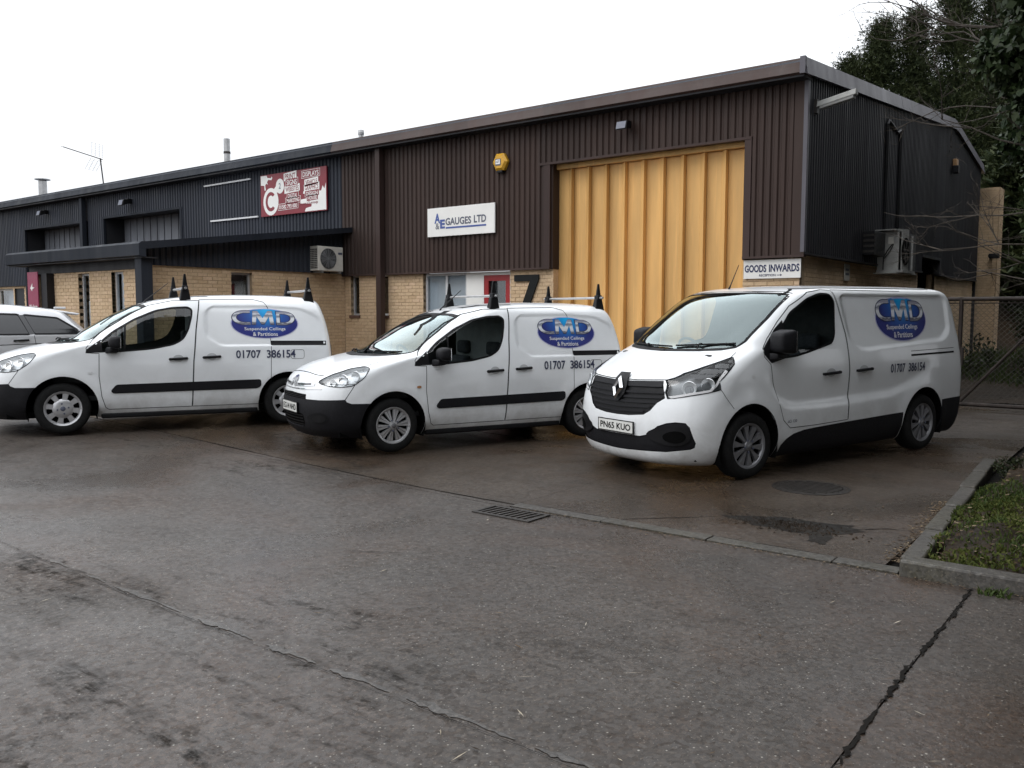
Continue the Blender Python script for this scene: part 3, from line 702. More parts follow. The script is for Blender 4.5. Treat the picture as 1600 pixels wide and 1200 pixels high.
m = MB(); m.hexa([(-15.66,8.70,lean(8.7)-.13),(-15.61,8.70,lean(8.7)-.13),(-15.61,13.97,lean(13.97)-.11),(-15.66,13.97,lean(13.97)-.11),(-15.66,8.70,lean(8.7)+.012),(-15.61,8.70,lean(8.7)+.012),(-15.61,13.97,lean(13.97)+.012),(-15.66,13.97,lean(13.97)+.012)]); m.build('verge_trim', MAT['trim_blue'], uk)
m = MB(); m.prism([(8.72,2.66),(8.66,2.68),(8.66,2.90),(8.72,2.945),(8.80,2.945),(8.80,2.66)], 0, -21.42, -15.60); m.build('fascia', MAT['trim_blue'], uk)
bars('soffit', MAT['clad_black'], uk, 'x', OY, -1, -.02, .3, [(-21.4,-15.62,2.64,2.658)])
bars('head_trim', MAT['clad_black'], uk, 'x', OY, -1, -.05, .03, [(-21.0,-15.97,2.46,2.64)])
MB().box(-15.96,-15.72,8.76,8.99,0,2.66).build('corner_post', MAT['trim_blue'], uk, bevel=.008)
MB().box(-20.12,-19.86,8.86,9.2,0,2.46).build('porch_post', MAT['clad_black'], uk)
bars('porch_door', MAT['grey_frame'], uk, 'x', OY, -1, -.5, -.45, [(-21.0,-20.1,0,2.46)])
ribbed('cladding', MAT['clad_blue'], uk, 'y', -21.03, OY, 13.98, 0, lambda t: lean(t)-.06, out=-1)

# --- farther blue-black unit
uf = empty('industrial_unit', (0,0,0), label='farthest dark clad unit at the left end of the row', cat='building')
L1 = (-32.83,-28.62)
ribbed('cladding', MAT['clad_blue'], uf, 'x', FY, -48, L1[0], CB+.05, 5.40); ribbed('cladding', MAT['clad_blue'], uf, 'x', FY, L1[0], -28.48, 4.57, 5.40)
bars('door_trim', MAT['trim_blue'], uf, 'x', FY, -1, -.05, .045, [(L1[0]-.1,-28.48,4.52,4.59),(L1[0]-.08,L1[0]+.02,0,4.52),(L1[1]-.02,-28.47,0,4.52)])
m = MB(); m.box(L1[0]-.02,L1[0]+.02,14.03,14.7,0,4.57); m.box(L1[1]-.02,L1[1]+.02,14.03,14.7,0,4.57); m.box(L1[0],L1[1],14.03,14.7,4.55,4.59); m.build('door_reveal', MAT['clad_black'], uf)
gd = empty('folding_door'); gd.parent = uf
for i in range(11):
    a = L1[0]+.02+i*.38; m = MB(); m.prism([(a+.006,14.64),(a+.37,14.62),(a+.375,14.7),(a+.006,14.7)], 2, 0, 4.55); m.build('door_leaf', MAT['door_grey'], gd)
rf = roof_part(uf, MAT['roof'], -48, -28.31); fascia(uf, MAT['trim_blue'], -48, -28.303); bars('soffit', MAT['clad_black'], uf, 'x', 14, -1, -.03, .30, [(-48,-28.303,5.30,5.328)])
brick_wall(uf, 'x', FY+.06, -1, -48, L1[0]-.05, 0, CB+.05, [(-35.6,-34.2,.9,2.5),(-34.1,-33.3,0,2.5)], lambda a, z: False)
window(uf, 'x', FY+.06, -1, -35.6,-34.2,.9,2.5, MAT['cream'], MAT['blind'], t=.09)
bars('side_door', MAT['clad_black'], uf, 'x', FY+.06, -1, -.1, -.05, [(-34.1,-33.3,0,2.5)])
m = MB(); m.tube([(-37.2,16.6,5.6),(-37.2,16.6,6.95)], .16, 14); m.build('flue', MAT['steel'], rf); MB().lathe([(.05,6.95),(.3,7.0),(.3,7.03),(.05,7.06)],14,2,(-37.2,16.6,0)).build('flue_cap', MAT['steel'], rf)
# roof behind the row at far left
br = empty('far_roof', label='low grey roof showing beyond the row at the far left', cat='building')
m = MB(); m.prism([(36,5.0),(46,8.4),(60,5.0)], 0, -110, -56); m.build('roof', MAT['roof'], br); m = MB(); m.box(-109.5,-56.5,36.5,59.5,0,5.2); m.build('wall', MAT['clad_blue'], br)

# --- brick wall at the back
rw = empty('brick_outbuilding', label='tall buff brick wall beyond the gable end behind the gate', cat='building')
brick_wall(rw, 'x', 28.85, -1, -5.6, -4.47, -.1, 5.3, [], lambda a, z: False)
brick_wall(rw, 'y', -4.45, 1, 28.86, 29.5, -.1, 5.3, [], lambda a, z: False)
MB().box(-8,-4.7,29.1,29.5,0,5.32).build('core', MAT['mortar'], rw)
# ================================================================== THINGS FIXED TO THE UNITS
# --- white company board
s = empty('sign_board', (-12.2,13.95,3.25), label='white company board lettered A&E GAUGES LTD on brown cladding', cat='sign')
MB().box(-.94,.94,-.035,-.0,0,.61).build('board', MAT['white'], s, bevel=.004)
def T(name, txt, mat, x, z, w, h, b=0.0, y=-.0385, **k): return flat_text(name, txt, mat, s, (x, y, z), (1,0,0), (0,0,1), w, h, b, **k)
T('lettering', 'A', MAT['aeblue'], -.73, .28, .165, .21, .04)
T('lettering', 'E', MAT['aeblue'], -.565, .165, .14, .19, .045, y=-.040)
T('lettering', '&', MAT['slate'], -.70, .155, .11, .13, .006)
T('lettering', 'GAUGES', MAT['slate'], -.41, .225, .72, .155, .028); T('lettering', 'LTD', MAT['slate'], .385, .235, .33, .155, .028)
MB().box(-.40,.715,-.0395,-.0375,.155,.19).build('underline', MAT['aeblue'], s)
# --- goods inwards board
s = empty('sign_board', (-5.455,14.05,2.19), label='white GOODS INWARDS reception arrow board on the corner pier', cat='sign')
MB().box(-.485,.485,-.03,0,0,.31).build('board', MAT['white'], s, bevel=.004)
T('lettering', 'GOODS', MAT['navy'], -.465, .105, .375, .125, .034, y=-.0335); T('lettering', 'INWARDS', MAT['navy'], -.045, .105, .51, .125, .034, y=-.0335)
T('lettering', 'RECEPTION', MAT['navy'], -.21, .035, .28, .038, .02, y=-.0335)
m = MB(); m.prism([(.09,.05),(.15,.05),(.15,.035),(.18,.054),(.15,.073),(.15,.058),(.09,.058)], 1, -.0345, -.0325); m.build('arrow', MAT['navy'], s)
# --- maroon sign
s = empty('sign_board', (-19.02,13.95,4.07), label='maroon print shop board with white C2 emblem on blue-black cladding', cat='sign')
MB().box(0,2.58,-.04,0,0,1.05).build('board', MAT['maroon'], s, bevel=.004)
Y0 = -.043
def disc(cx, cz, rx, rz, n=28): return [(cx+rx*math.cos(2*math.pi*i/n), cz+rz*math.sin(2*math.pi*i/n)) for i in range(n)]
def flatpoly(name, poly, mat, y): 
    me = bpy.data.meshes.new(name); tri = tessellate_polygon([[Vector((a,0,b)) for a,b in poly]])
    me.from_pydata([(a,y,b) for a,b in poly], [], [tuple(t)[::-1] for t in tri]); return mesh_obj(name, me, mat, s)
flatpoly('emblem_ring', disc(.42,.36,.31,.345), MAT['white'], Y0); flatpoly('emblem_ring', disc(.80,.72,.165,.185), MAT['white'], Y0)
flatpoly('emblem_neck', [(.50,.62),(.62,.56),(.78,.58),(.72,.80)], MAT['white'], Y0-.0005)
arc = [(.42+.215*math.cos(a), .36+.245*math.sin(a)) for a in np.linspace(.75, 5.53, 24)] + [(.42+.13*math.cos(a), .36+.155*math.sin(a)) for a in np.linspace(5.4, .88, 24)]
flatpoly('emblem_letter', arc, MAT['maroon'], Y0-.001)
T('lettering', '2', MAT['slate'], .755, .655, .08, .14, .01, y=Y0-.002)
flatpoly('splash', [(.02,1.03),(.26,1.03),(.30,.97),(.44,.95),(.47,.99),(.50,.95),(.46,.90),(.33,.92),(.28,.86),(.31,.80),(.24,.83),(.20,.78),(.22,.66),(.17,.66),(.16,.78),(.02,.80)], MAT['white'], Y0)
flatpoly('splash', [(2.56,.02),(2.56,.66),(2.50,.52),(2.44,.60),(2.38,.48),(2.10,.50),(1.92,.47),(1.72,.52),(1.70,.46),(2.0,.42),(2.02,.35),(1.6,.32),(1.6,.22),(2.0,.20),(2.02,.13),(1.8,.10),(1.76,.02)], MAT['white'], Y0)
words = [('PRINT',1.0,.86,.42,.13,.10,1),('SIGNS',1.07,.71,.40,.13,.02,0),('WEBSITES',1.02,.55,.52,.12,.10,1),('DIGITAL',1.12,.40,.36,.10,.02,0),('MARKETING',1.06,.28,.50,.10,.06,0),
         ('DISPLAYS',1.70,.86,.60,.12,.02,0),('VEHICLE',1.80,.66,.44,.11,.10,1),('GRAPHICS',1.78,.53,.50,.11,.10,1),('DESIGN',1.82,.40,.44,.09,.02,0),('HOUSE',1.88,.29,.34,.09,.02,0),('01582 793 000',.76,.145,.70,.10,.02,0),('www.c2.group',1.56,.16,.70,.09,.07,2)]
for t, x, z, w, h, sk, inv in words:
    if inv == 1: flatpoly('word_panel', [(x-.04,z-.03-.01),(x+w+.04,z-.03+sk*.3),(x+w+.04,z+h+.03+sk*.3),(x-.04,z+h+.03-.01)], MAT['white'], Y0-.0015)
    elif inv == 0:
        flatpoly('word_border', [(x-.05,z-.035),(x+w+.05,z-.02),(x+w+.05,z+h+.045),(x-.05,z+h+.03)], MAT['white'], Y0-.001)
        flatpoly('word_panel', [(x-.038,z-.025),(x+w+.038,z-.01),(x+w+.038,z+h+.035),(x-.038,z+h+.02)], MAT['maroon'], Y0-.0018)
    flat_text('lettering', t, MAT['maroon'] if inv else MAT['white'], s, (x, Y0-.0026, z), (1,0,sk*.25), (0,0,1), w, h, .015)
# --- magenta porch sign
s = empty('notice_board', (-20.43,8.83,.9), label='tall magenta notice panel with white lettering on the office porch', cat='sign')
MB().box(-.25,.25,-.02,0,0,1.6).build('board', MAT['magenta'], s)
for i, t in enumerate(('We have','moved,','but not')): T('lettering', t, MAT['white'], -.20, .78-i*.16, (.40,.34,.36)[i], .10, .02, y=-.023)
m = MB(); m.prism([(-.12,1.24),(.0,1.36),(-.02,1.27),(.10,1.25),(-.02,1.22),(-.03,1.17),(-.07,1.21)], 1, -.024, -.021); m.build('arrow', MAT['white'], s)
# --- number on the wall
s = empty('unit_number', (-10.84,14.05,1.55), label='large dark numeral 7 fixed to the brick beside the red door', cat='number')
m = MB(); m.prism([(0,.70),(0,.83),(.62,.83),(.62,.74),(.30,0),(.10,0),(.40,.70)], 1, -.03, -.002); m.build('numeral', plain('dark_letter', (.012,.013,.013), .6, spec=.15), s, bevel=.004)
# --- alarm box
s = empty('alarm_box', (-11.11,13.97,4.65), label='yellow hexagonal burglar alarm box high on the brown cladding', cat='alarm')
hx = [(.19*math.cos(math.radians(a)), .195*math.sin(math.radians(a))) for a in (0,60,120,180,240,300)]
m = MB(); m.add([(a,.0,b) for a,b in hx]+[(a,-.07,b) for a,b in hx]+[(a*.72,-.11,b*.72) for a,b in hx], [(12,13,14,15,16,17)]+[(i,(i+1)%6,6+(i+1)%6,6+i) for i in range(6)]+[(6+i,6+(i+1)%6,12+(i+1)%6,12+i) for i in range(6)]); m.build('case', MAT['yellow'], s)
MB().box(-.09,.05,-.116,-.108,-.07,.06).build('label_plate', MAT['slate'], s); MB().box(-.075,.035,-.119,-.115,-.045,.045).build('label_face', MAT['white'], s); T('lettering','ADT',MAT['navy'],-.06,-.02,.08,.045,.02,y=-.1205)
MB().box(-.07,.07,-.09,0,-.215,-.165).build('strobe', MAT['black'], s, bevel=.01)
# --- floodlights under the eaves
def flood(x, z, label, sc=1.):
    s = empty('floodlight', (x,13.96,z), label=label, cat='floodlight', group='floodlights under the eaves'); s.scale = (sc,)*3
    MB().box(-.03,.03,-.12,.0,-.02,.10).build('bracket', MAT['black'], s)
    m = MB(); m.hexa([(-.11,-.30,-.10),(.11,-.30,-.10),(.11,-.10,-.02),(-.11,-.10,-.02),(-.11,-.26,.06),(.11,-.26,.06),(.11,-.10,.08),(-.11,-.10,.08)]); m.build('housing', MAT['black'], s, bevel=.012)
    MB().hexa([(-.095,-.31,-.075),(.095,-.31,-.075),(.095,-.305,-.075),(-.095,-.305,-.075),(-.095,-.275,.05),(.095,-.275,.05),(.095,-.270,.05),(-.095,-.270,.05)]).build('lens', MAT['slate'], s)
flood(-8.16, 4.98, 'black floodlight under the brown eaves above the yellow door')
flood(-25.5, 4.92, 'black floodlight above the nearer grey door of the dark unit', 1.2)
flood(-31.0, 4.98, 'black floodlight above the farther grey door at left', 1.1)
# --- air conditioning condensers
def fan_unit(name, loc, rz, label, w, h, d, mat):
    s = empty(name, loc, rz, label, 'air conditioner')          # local: front faces -y
    MB().box(-w/2,w/2,-d,0,0,h).build('case', mat, s, bevel=.012)
    cx, cz, r = -w*.10, h*.5, h*.42
    MB().lathe([(r,-d-.004),(r,-d+.01)], 32, 1, (cx,0,cz)).build('fan_recess', MAT['black'], s)
    m = MB()
    for i in range(9): 
        q = r*(i+1)/9.2; m.lathe([(q-.004,-d-.012),(q,-d-.016),(q+.004,-d-.012),(q,-d-.006)], 28, 1, (cx,0,cz), close=True)
    for i in range(8): a = i*math.pi/8; m.tube([(cx-r*math.cos(a),-d-.012,cz-r*math.sin(a)),(cx+r*math.cos(a),-d-.012,cz+r*math.sin(a))], .004, 5)
    m.build('fan_guard', plain('grey_grille', (.16,.165,.17), .5), s)
    m = MB()
    for i in range(6): a = i*math.pi/3; m.quad((cx,-d-.006,cz),(cx+r*.9*math.cos(a),-d-.005,cz+r*.9*math.sin(a)),(cx+r*.9*math.cos(a+.6),-d-.009,cz+r*.9*math.sin(a+.6)))
    m.build('fan_blade', plain('fan_grey', (.07,.07,.075), .5), s)
    m = MB()
    for i in range(5):
        for j in range(11): m.box(-w/2-.004,-w/2+.01,-d+.03+i*(d-.05)/5,-d+.03+i*(d-.05)/5+(d-.05)/5*.7, .05+j*(h-.1)/11, .05+j*(h-.1)/11+(h-.1)/11*.68)
    m.build('fin_slots', MAT['black'], s)
    MB().box(w*.30,w*.46,-d-.006,-d+.004,h*.70,h*.78).build('badge', MAT['slate'], s)
    for x in (-w*.35, w*.35): MB().box(x-.02,x+.02,-d-.03,.02,-.05,0).build('bracket', MAT['steel'], s)
    return s
fan_unit('air_conditioner', (-16.0+.02,13.36,2.57), math.pi/2, 'cream air conditioner with round fan on the office side wall', .74, .56, .30, MAT['cream'])
s = empty('condenser', (GX+.03,18.1,2.42), label='grey open sided condenser unit with fan on a gable bracket', cat='condenser')
AC = MAT['acgrey']
MB().box(0,.50,.0,.95,.0,.05).build('tray', AC, s); MB().hexa([(-.02,-.12,-.02),(.42,-.12,-.02),(.52,1.0,-.02),(-.02,1.0,-.02),(-.02,-.12,.0),(.42,-.12,.0),(.52,1.0,.0),(-.02,1.0,.0)]).build('bracket', AC, s)
MB().box(.0,.44,.06,.10,.05,.80).build('side_panel', AC, s); MB().hexa([(-.04,-.10,.82),(.36,-.10,.82),(.46,.55,.80),(-.04,.55,.86),(-.04,-.10,.84),(.36,-.10,.84),(.46,.55,.87),(-.04,.55,.90)]).build('hood', AC, s)
MB().box(.40,.46,.06,.55,.05,.80).build('front_panel', AC, s); MB().lathe([(.27,.455),(.27,.475)],28,0,(0,.30,.42)).build('fan_opening', MAT['void'], s)
MB().box(.50,.53,.58,.62,.05,.74).build('guard_post', AC, s); MB().box(.40,.50,.56,.95,.05,.78).build('coil', plain('dark_coil', (.05,.05,.05), .6), s)
m = MB()
for i in range(5): a = i*2*math.pi/5; m.quad((.478,.30,.42),(.480,.30+.24*math.cos(a),.42+.24*math.sin(a)),(.490,.30+.24*math.cos(a+.7),.42+.24*math.sin(a+.7)))
m.build('fan_blade', MAT['iron'], s)
MB().box(.20,.30,.04,.06,.56,.70).build('control_box', MAT['cream'], s); m = MB(); m.tube([(.28,.045,.56),(.2,.04,.45),(.12,.04,.3),(.12,.04,.06)], .01, 6); m.tube([(.30,.045,.56),(.24,.03,.42),(.14,.03,.28)], .008, 6); m.build('cable', MAT['black'], s)
# --- bits on the gable
s = empty('tube_light', (GX+.02,14.30,4.95), label='long grey strip light sticking out from the top corner of the gable', cat='light')
MB().box(-.05,.06,-.06,.06,-.12,.10).build('bracket', MAT['iron'], s)
m = MB(); m.hexa([(.05,-.07,-.03),(.66,-.07,.09),(.66,.07,.09),(.05,.07,-.03),(.05,-.05,.06),(.66,-.05,.18),(.66,.05,.18),(.05,.05,.06)]); m.build('housing', MAT['acgrey'], s, bevel=.01)
m = MB(); m.hexa([(.10,-.06,-.06),(.62,-.06,.04),(.62,.06,.04),(.10,.06,-.06),(.10,-.06,-.02),(.62,-.06,.08),(.62,.06,.08),(.10,.06,-.02)]); m.build('diffuser', plain('grimy_diffuser', (.22,.22,.21), .5, var=.2), s)
s = empty('cable_run', (GX+.05,18.5,3.3), label='two dark cable conduits climbing the gable above the condenser', cat='cable')
m = MB(); m.tube([(0,0,0),(0,-.02,1.0),(0,-.03,2.08),(0,.06,2.16),(0,.3,2.12),(0,.6,2.06)], .035, 8); m.build('conduit', MAT['black'], s); m = MB(); m.tube([(0,.95,0),(0,.96,1.2),(0,.98,1.95),(0,.92,2.1),(0,.7,2.02)], .035, 8); m.build('conduit', MAT['black'], s)
s = empty('wall_lantern', (GX+.03,24.7,5.2), label='small tan wall lamp high at the far end of the gable', cat='lamp')
MB().box(0,.10,-.06,.16,.10,.36).build('backplate', plain('tan_plastic', (.35,.2,.09), .5), s, bevel=.02); MB().box(.02,.16,-.16,.0,-.02,.18).build('head', MAT['black'], s, bevel=.02)
s = empty('wall_vent', (GX+.02,17.15,2.72), label='black louvred vent box low on the gable beside the condenser', cat='vent'); MB().box(0,.22,0,.75,0,.45).build('case', MAT['black'], s, bevel=.01)
for i in range(4): MB().box(.02,.24,-.012,.0,.05+i*.1,.09+i*.1).build('louvre', MAT['iron'], s)
s = empty('wall_notice', (GX-.055,16.35,2.22), label='small pale notice plate on the gable brickwork', cat='notice'); MB().box(0,.012,0,.30,0,.30).build('plate', MAT['cream'], s); MB().box(.012,.014,.05,.25,.10,.14).build('print', MAT['slate'], s); MB().box(.012,.014,.05,.25,.18,.22).build('print', MAT['slate'], s)
s = empty('security_camera', (-4.6,28.55,3.3), label='small dark security camera on the far brick wall', cat='camera'); MB().box(-.04,.04,-.03,.28,-.02,.02).build('bracket', MAT['black'], s); MB().box(.0,.26,-.2,-.03,-.08,.06).build('housing', MAT['black'], s, bevel=.02)
# --- aerial on the roof
s = empty('tv_aerial', (-27.87,14.35,5.62), label='grid backed television aerial on a leaning mast above the dark unit', cat='aerial')
m = MB(); m.tube([(0,0,0),(-.10,-.04,.95)], .022, 8); m.build('mast', MAT['iron'], s)
b0 = Vector((-.10,-.04,.93)); b1 = b0+Vector((-1.15,-.62,.42)); dv = (b1-b0)
m = MB(); m.tube([b0+dv*-.06, b1], .016, 6); m.build('boom', MAT['iron'], s)
sd_ = dv.cross(Vector((0,0,1))).normalized()
for i in range(11):
    q = b0+dv*(.34+.066*i); m = MB(); m.tube([q-sd_*.13, q+sd_*.13], .007, 5); m.build('director', MAT['iron'], s)
upv = sd_.cross(dv).normalized()
for sg in (1, -1):
    m = MB(); a = b0+dv*.08; n_ = (upv*sg+dv.normalized()*.28).normalized()
    for i in range(8): m.tube([a+n_*(.06+.055*i)-sd_*.28, a+n_*(.06+.055*i)+sd_*.28], .004, 4)
    for j in (-.28,-.1,.1,.28): m.tube([a+n_*.05+sd_*j, a+n_*.46+sd_*j], .005, 4)
    m.build('reflector', MAT['steel'], s)
MB().box(-.55,.12,-.12,.10,-.06,.05).build('base_plate', MAT['trim_blue'], s)

# ================================================================== GATE
gt = empty('chain_link_gate', (-3.4,16.1,0), label='brown steel framed chain link gate with diagonal brace beyond the large van', cat='gate')
GM = plain('rusty_brown_paint', (.035,.026,.022), .6, .3, .4, 10); z0 = gz(-3,16.1)
X1 = 3.3; zb, zt = z0+.10, 1.86
m = MB(); m.tube([(-.9,0,zt),(X1,0,zt)], .035, 10); m.build('top_rail', GM, gt); m = MB(); m.tube([(-.9,0,zb),(X1,0,zb)], .035, 10); m.build('bottom_rail', GM, gt)
for x in (-.9, .42, X1): m = MB(); m.tube([(x,0,zb-.06),(x,0,zt+.03)], .034, 10); m.build('upright', GM, gt)
m = MB(); m.tube([(.45,0.012,zb+.03),(1.85,0.012,zt-.04)], .026, 8); m.build('brace', GM, gt)
m = MB(); m.tube([(-.9,0,zt-.07),(X1,0,zt-.07)], .008, 6); m.build('line_wire', GM, gt)
m = MB(); s_ = .062
for sg in (1, -1):
    x = -.9-1.8
    while x < X1+1.8:
        xa, xb = x, x+sg*(zt-zb)
        pa, pb = Vector((xa,.0+.003*sg,zb)), Vector((xb,.003*sg,zt))
        d = pb-pa; t0, t1 = 0., 1.
        lo, hi = sorted(((-.9-xa)/d.x, (X1-xa)/d.x)); t0, t1 = max(t0, lo), min(t1, hi)
        if t1 > t0+.01: m.tube([pa+d*t0, pa+d*t1], .0022, 4, cap=False)
        x += s_*1.414
m.build('chain_link', plain('dull_zinc', (.10,.095,.088), .5, .6), gt)
bx = MB(); bx.box(.36,.48,-.05,.04,.75,1.05); bx.build('lock_box', GM, gt)
# ================================================================== VEHICLE TOOLS
def paint_mat(name, col, inner=(.03,.03,.032), metal=0., grime=.35):
    """gloss paint outside, dark trim on the inside of the shell, a film of road dirt"""
    k = N(name); v = k.coord('Object'); ge = k.n('NewGeometry')
    d = k.noise(v, 3.2, 6, .65, .3); sx = k.n('SeparateXYZ'); k.l(v, sx.inputs[0])
    low = k.maprange(sx.outputs[2], .25, .75, 1, 0)
    dirt = k.math('MULTIPLY', k.math('MULTIPLY', k.maprange(d, .35, .7, 0, 1), k.math('ADD', k.math('MULTIPLY', low, .8), .12)), grime)
    c = k.mix(dirt, col, (.20,.175,.14)); c = k.mix(ge.outputs['Backfacing'], c, inner)
    k.set(Base_Color=c, Metallic=metal, Roughness=k.math('ADD', k.math('MULTIPLY', dirt, .5), .28), Coat_Weight=.7, Coat_Roughness=.05)
    return k.m
MAT['paint'] = paint_mat('white_van_paint', (.80,.82,.835), grime=.55)
MAT['silver'] = paint_mat('silver_paint', (.55,.555,.57), metal=.35, grime=.2)
MAT['vglass'] = glass_mat('side_glass', (.55,.60,.59), .01, 1.0)
MAT['wscreen'] = glass_mat('windscreen_glass', (.74,.82,.81), .01, 2.4, (.84,.97,.97))
MAT['privacy'] = plain('privacy_glass', (.012,.013,.016), .06, var=.1, coat=.5)
MAT['rubber'] = plain('tyre_rubber', (.010,.010,.010), .8, var=.3, scale=20, bump=.2, spec=.2)
MAT['seal'] = plain('rubber_seal', (.006,.006,.007), .6, var=.1, spec=.2)
MAT['gap'] = plain('shut_line', (.012,.013,.014), .8, var=.1, spec=.1)
MAT['trim_silver'] = plain('silver_wheel_trim', (.48,.48,.49), .32, .6, .08, 8)
MAT['trim_dull_shaded'] = plain('dull_shaded_wheel_trim', (.20,.20,.21), .42, .5, .12, 8)  # dull hub caps; on the large van's rims, shade put into the colour
MAT['cabin'] = plain('cabin_plastic', (.022,.023,.025), .7, var=.25)
MAT['seat'] = plain('seat_cloth', (.030,.032,.040), .9, var=.3, scale=18)
MAT['bulkhead'] = plain('grey_bulkhead', (.20,.205,.21), .6, var=.15)
MAT['chrome'] = plain('chrome', (.75,.75,.76), .12, 1., .03)
MAT['plate'] = plain('number_plate_white', (.66,.66,.63), .4, var=.06)
MAT['redlamp'] = plain('red_lens', (.16,.004,.006), .15, coat=.5)
MAT['amber'] = plain('amber_lens', (.45,.22,.10), .2, coat=.4)
MAT['indigo'] = plain('indigo_vinyl', (.022,.028,.072), .35, var=.08)
def _logo_mat():
    k = N('blue_oval_print'); c = k.n('TexCoord'); sx = k.n('SeparateXYZ'); k.l(c.outputs['Generated'], sx.inputs[0])
    dx = k.math('SUBTRACT', sx.outputs[0], .47); dz = k.math('SUBTRACT', sx.outputs[2], 1.0)
    r = k.math('SQRT', k.math('ADD', k.math('MULTIPLY', dx, k.math('MULTIPLY', dx, 5.)), k.math('MULTIPLY', dz, dz)))
    col = k.ramp(r, [(0, (.01,.42,.86)), (.35, (.02,.25,.60)), (.62, (.03,.10,.36)), (1, (.028,.035,.19))])
    return k.set(Base_Color=col, Roughness=.3, Coat_Weight=.4)
MAT['oval'] = _logo_mat()
def _chrome_print():
    k = N('chrome_letter_print'); c = k.n('TexCoord'); sx = k.n('SeparateXYZ'); k.l(c.outputs['Generated'], sx.inputs[0])
    w = k.math('ADD', sx.outputs[2], k.math('MULTIPLY', k.noise(c.outputs['Generated'], 6, 2), .25))
    col = k.ramp(w, [(0, (.55,.56,.60)), (.22, (.10,.10,.13)), (.34, (.62,.64,.68)), (.58, (.72,.74,.77)), (.80, (.16,.17,.22)), (.92, (.66,.68,.72)), (1, (.3,.3,.36))])
    return k.set(Base_Color=col, Roughness=.3, Metallic=.0)
MAT['chromeprint'] = _chrome_print()
def _lamp_mat():
    k = N('headlamp_lens')
    gl = k.n('BsdfGlossy'); gl.inputs['Roughness'].default_value = .03; tp = k.n('BsdfTransparent'); tp.inputs[0].default_value = (.92,.94,.95,1)
    mx = k.n('MixShader'); k.l(schlick(k), mx.inputs[0]); k.l(tp.outputs[0], mx.inputs[1]); k.l(gl.outputs[0], mx.inputs[2]); k.l(mx.outputs[0], k.o.inputs[0]); return k.m
MAT['lamp'] = _lamp_mat()
MAT['reflector'] = plain('lamp_reflector', (.78,.79,.80), .3, .35, .05)

def pchip(xs, ys, q):
    xs = np.asarray(xs, float); ys = np.asarray(ys, float); h = np.diff(xs); d = np.diff(ys)/h; m = np.zeros(len(xs))
    for i in range(1, len(xs)-1):
        if d[i-1]*d[i] > 0:
            w1, w2 = 2*h[i]+h[i-1], h[i]+2*h[i-1]; m[i] = (w1+w2)/(w1/d[i-1]+w2/d[i])
    m[0], m[-1] = d[0], d[-1]
    i = np.clip(np.searchsorted(xs, q)-1, 0, len(h)-1); t = (q-xs[i])/h[i]
    return ys[i]*(2*t**3-3*t**2+1)+h[i]*m[i]*(t**3-2*t**2+t)+ys[i+1]*(3*t**2-2*t**3)+h[i]*m[i+1]*(t**3-t**2)

def in_poly(x, z, poly):
    c = False; n = len(poly); j = n-1
    for i in range(n):
        a, b = poly[i], poly[j]
        if (a[1] > z) != (b[1] > z) and x < (b[0]-a[0])*(z-a[1])/(b[1]-a[1])+a[0]: c = not c
        j = i
    return c
def poly_sd(px, pz, poly):
    """signed distance (negative inside) of arrays of points to a polygon"""
    d = np.full(px.shape, 1e9); ins = np.zeros(px.shape, bool); n = len(poly)
    for i in range(n):
        a, b = poly[i], poly[(i+1) % n]; ex, ez = b[0]-a[0], b[1]-a[1]
        t = np.clip(((px-a[0])*ex+(pz-a[1])*ez)/(ex*ex+ez*ez+1e-12), 0, 1)
        d = np.minimum(d, np.hypot(px-a[0]-t*ex, pz-a[1]-t*ez))
        if a[1] != b[1]:
            c = ((a[1] > pz) != (b[1] > pz)) & (px < ex*(pz-a[1])/(b[1]-a[1])+a[0]); ins ^= c
    return np.where(ins, -d, d)
def sstep(t): t = np.clip(t, 0, 1); return t*t*(3-2*t)
def rounded(poly, r=.05, n=4):
    """polygon with its corners rounded"""
    q = []; m = len(poly)
    for i in range(m):
        p0, p1, p2 = Vector(poly[i-1]), Vector(poly[i]), Vector(poly[(i+1) % m])
        a, b = p0-p1, p2-p1; d = min(r, a.length*.45, b.length*.45); s, e = p1+a.normalized()*d, p1+b.normalized()*d
        for k in range(n+1): t = k/n; q.append(tuple(s*(1-t)**2+p1*2*t*(1-t)+e*t*t))
    return q

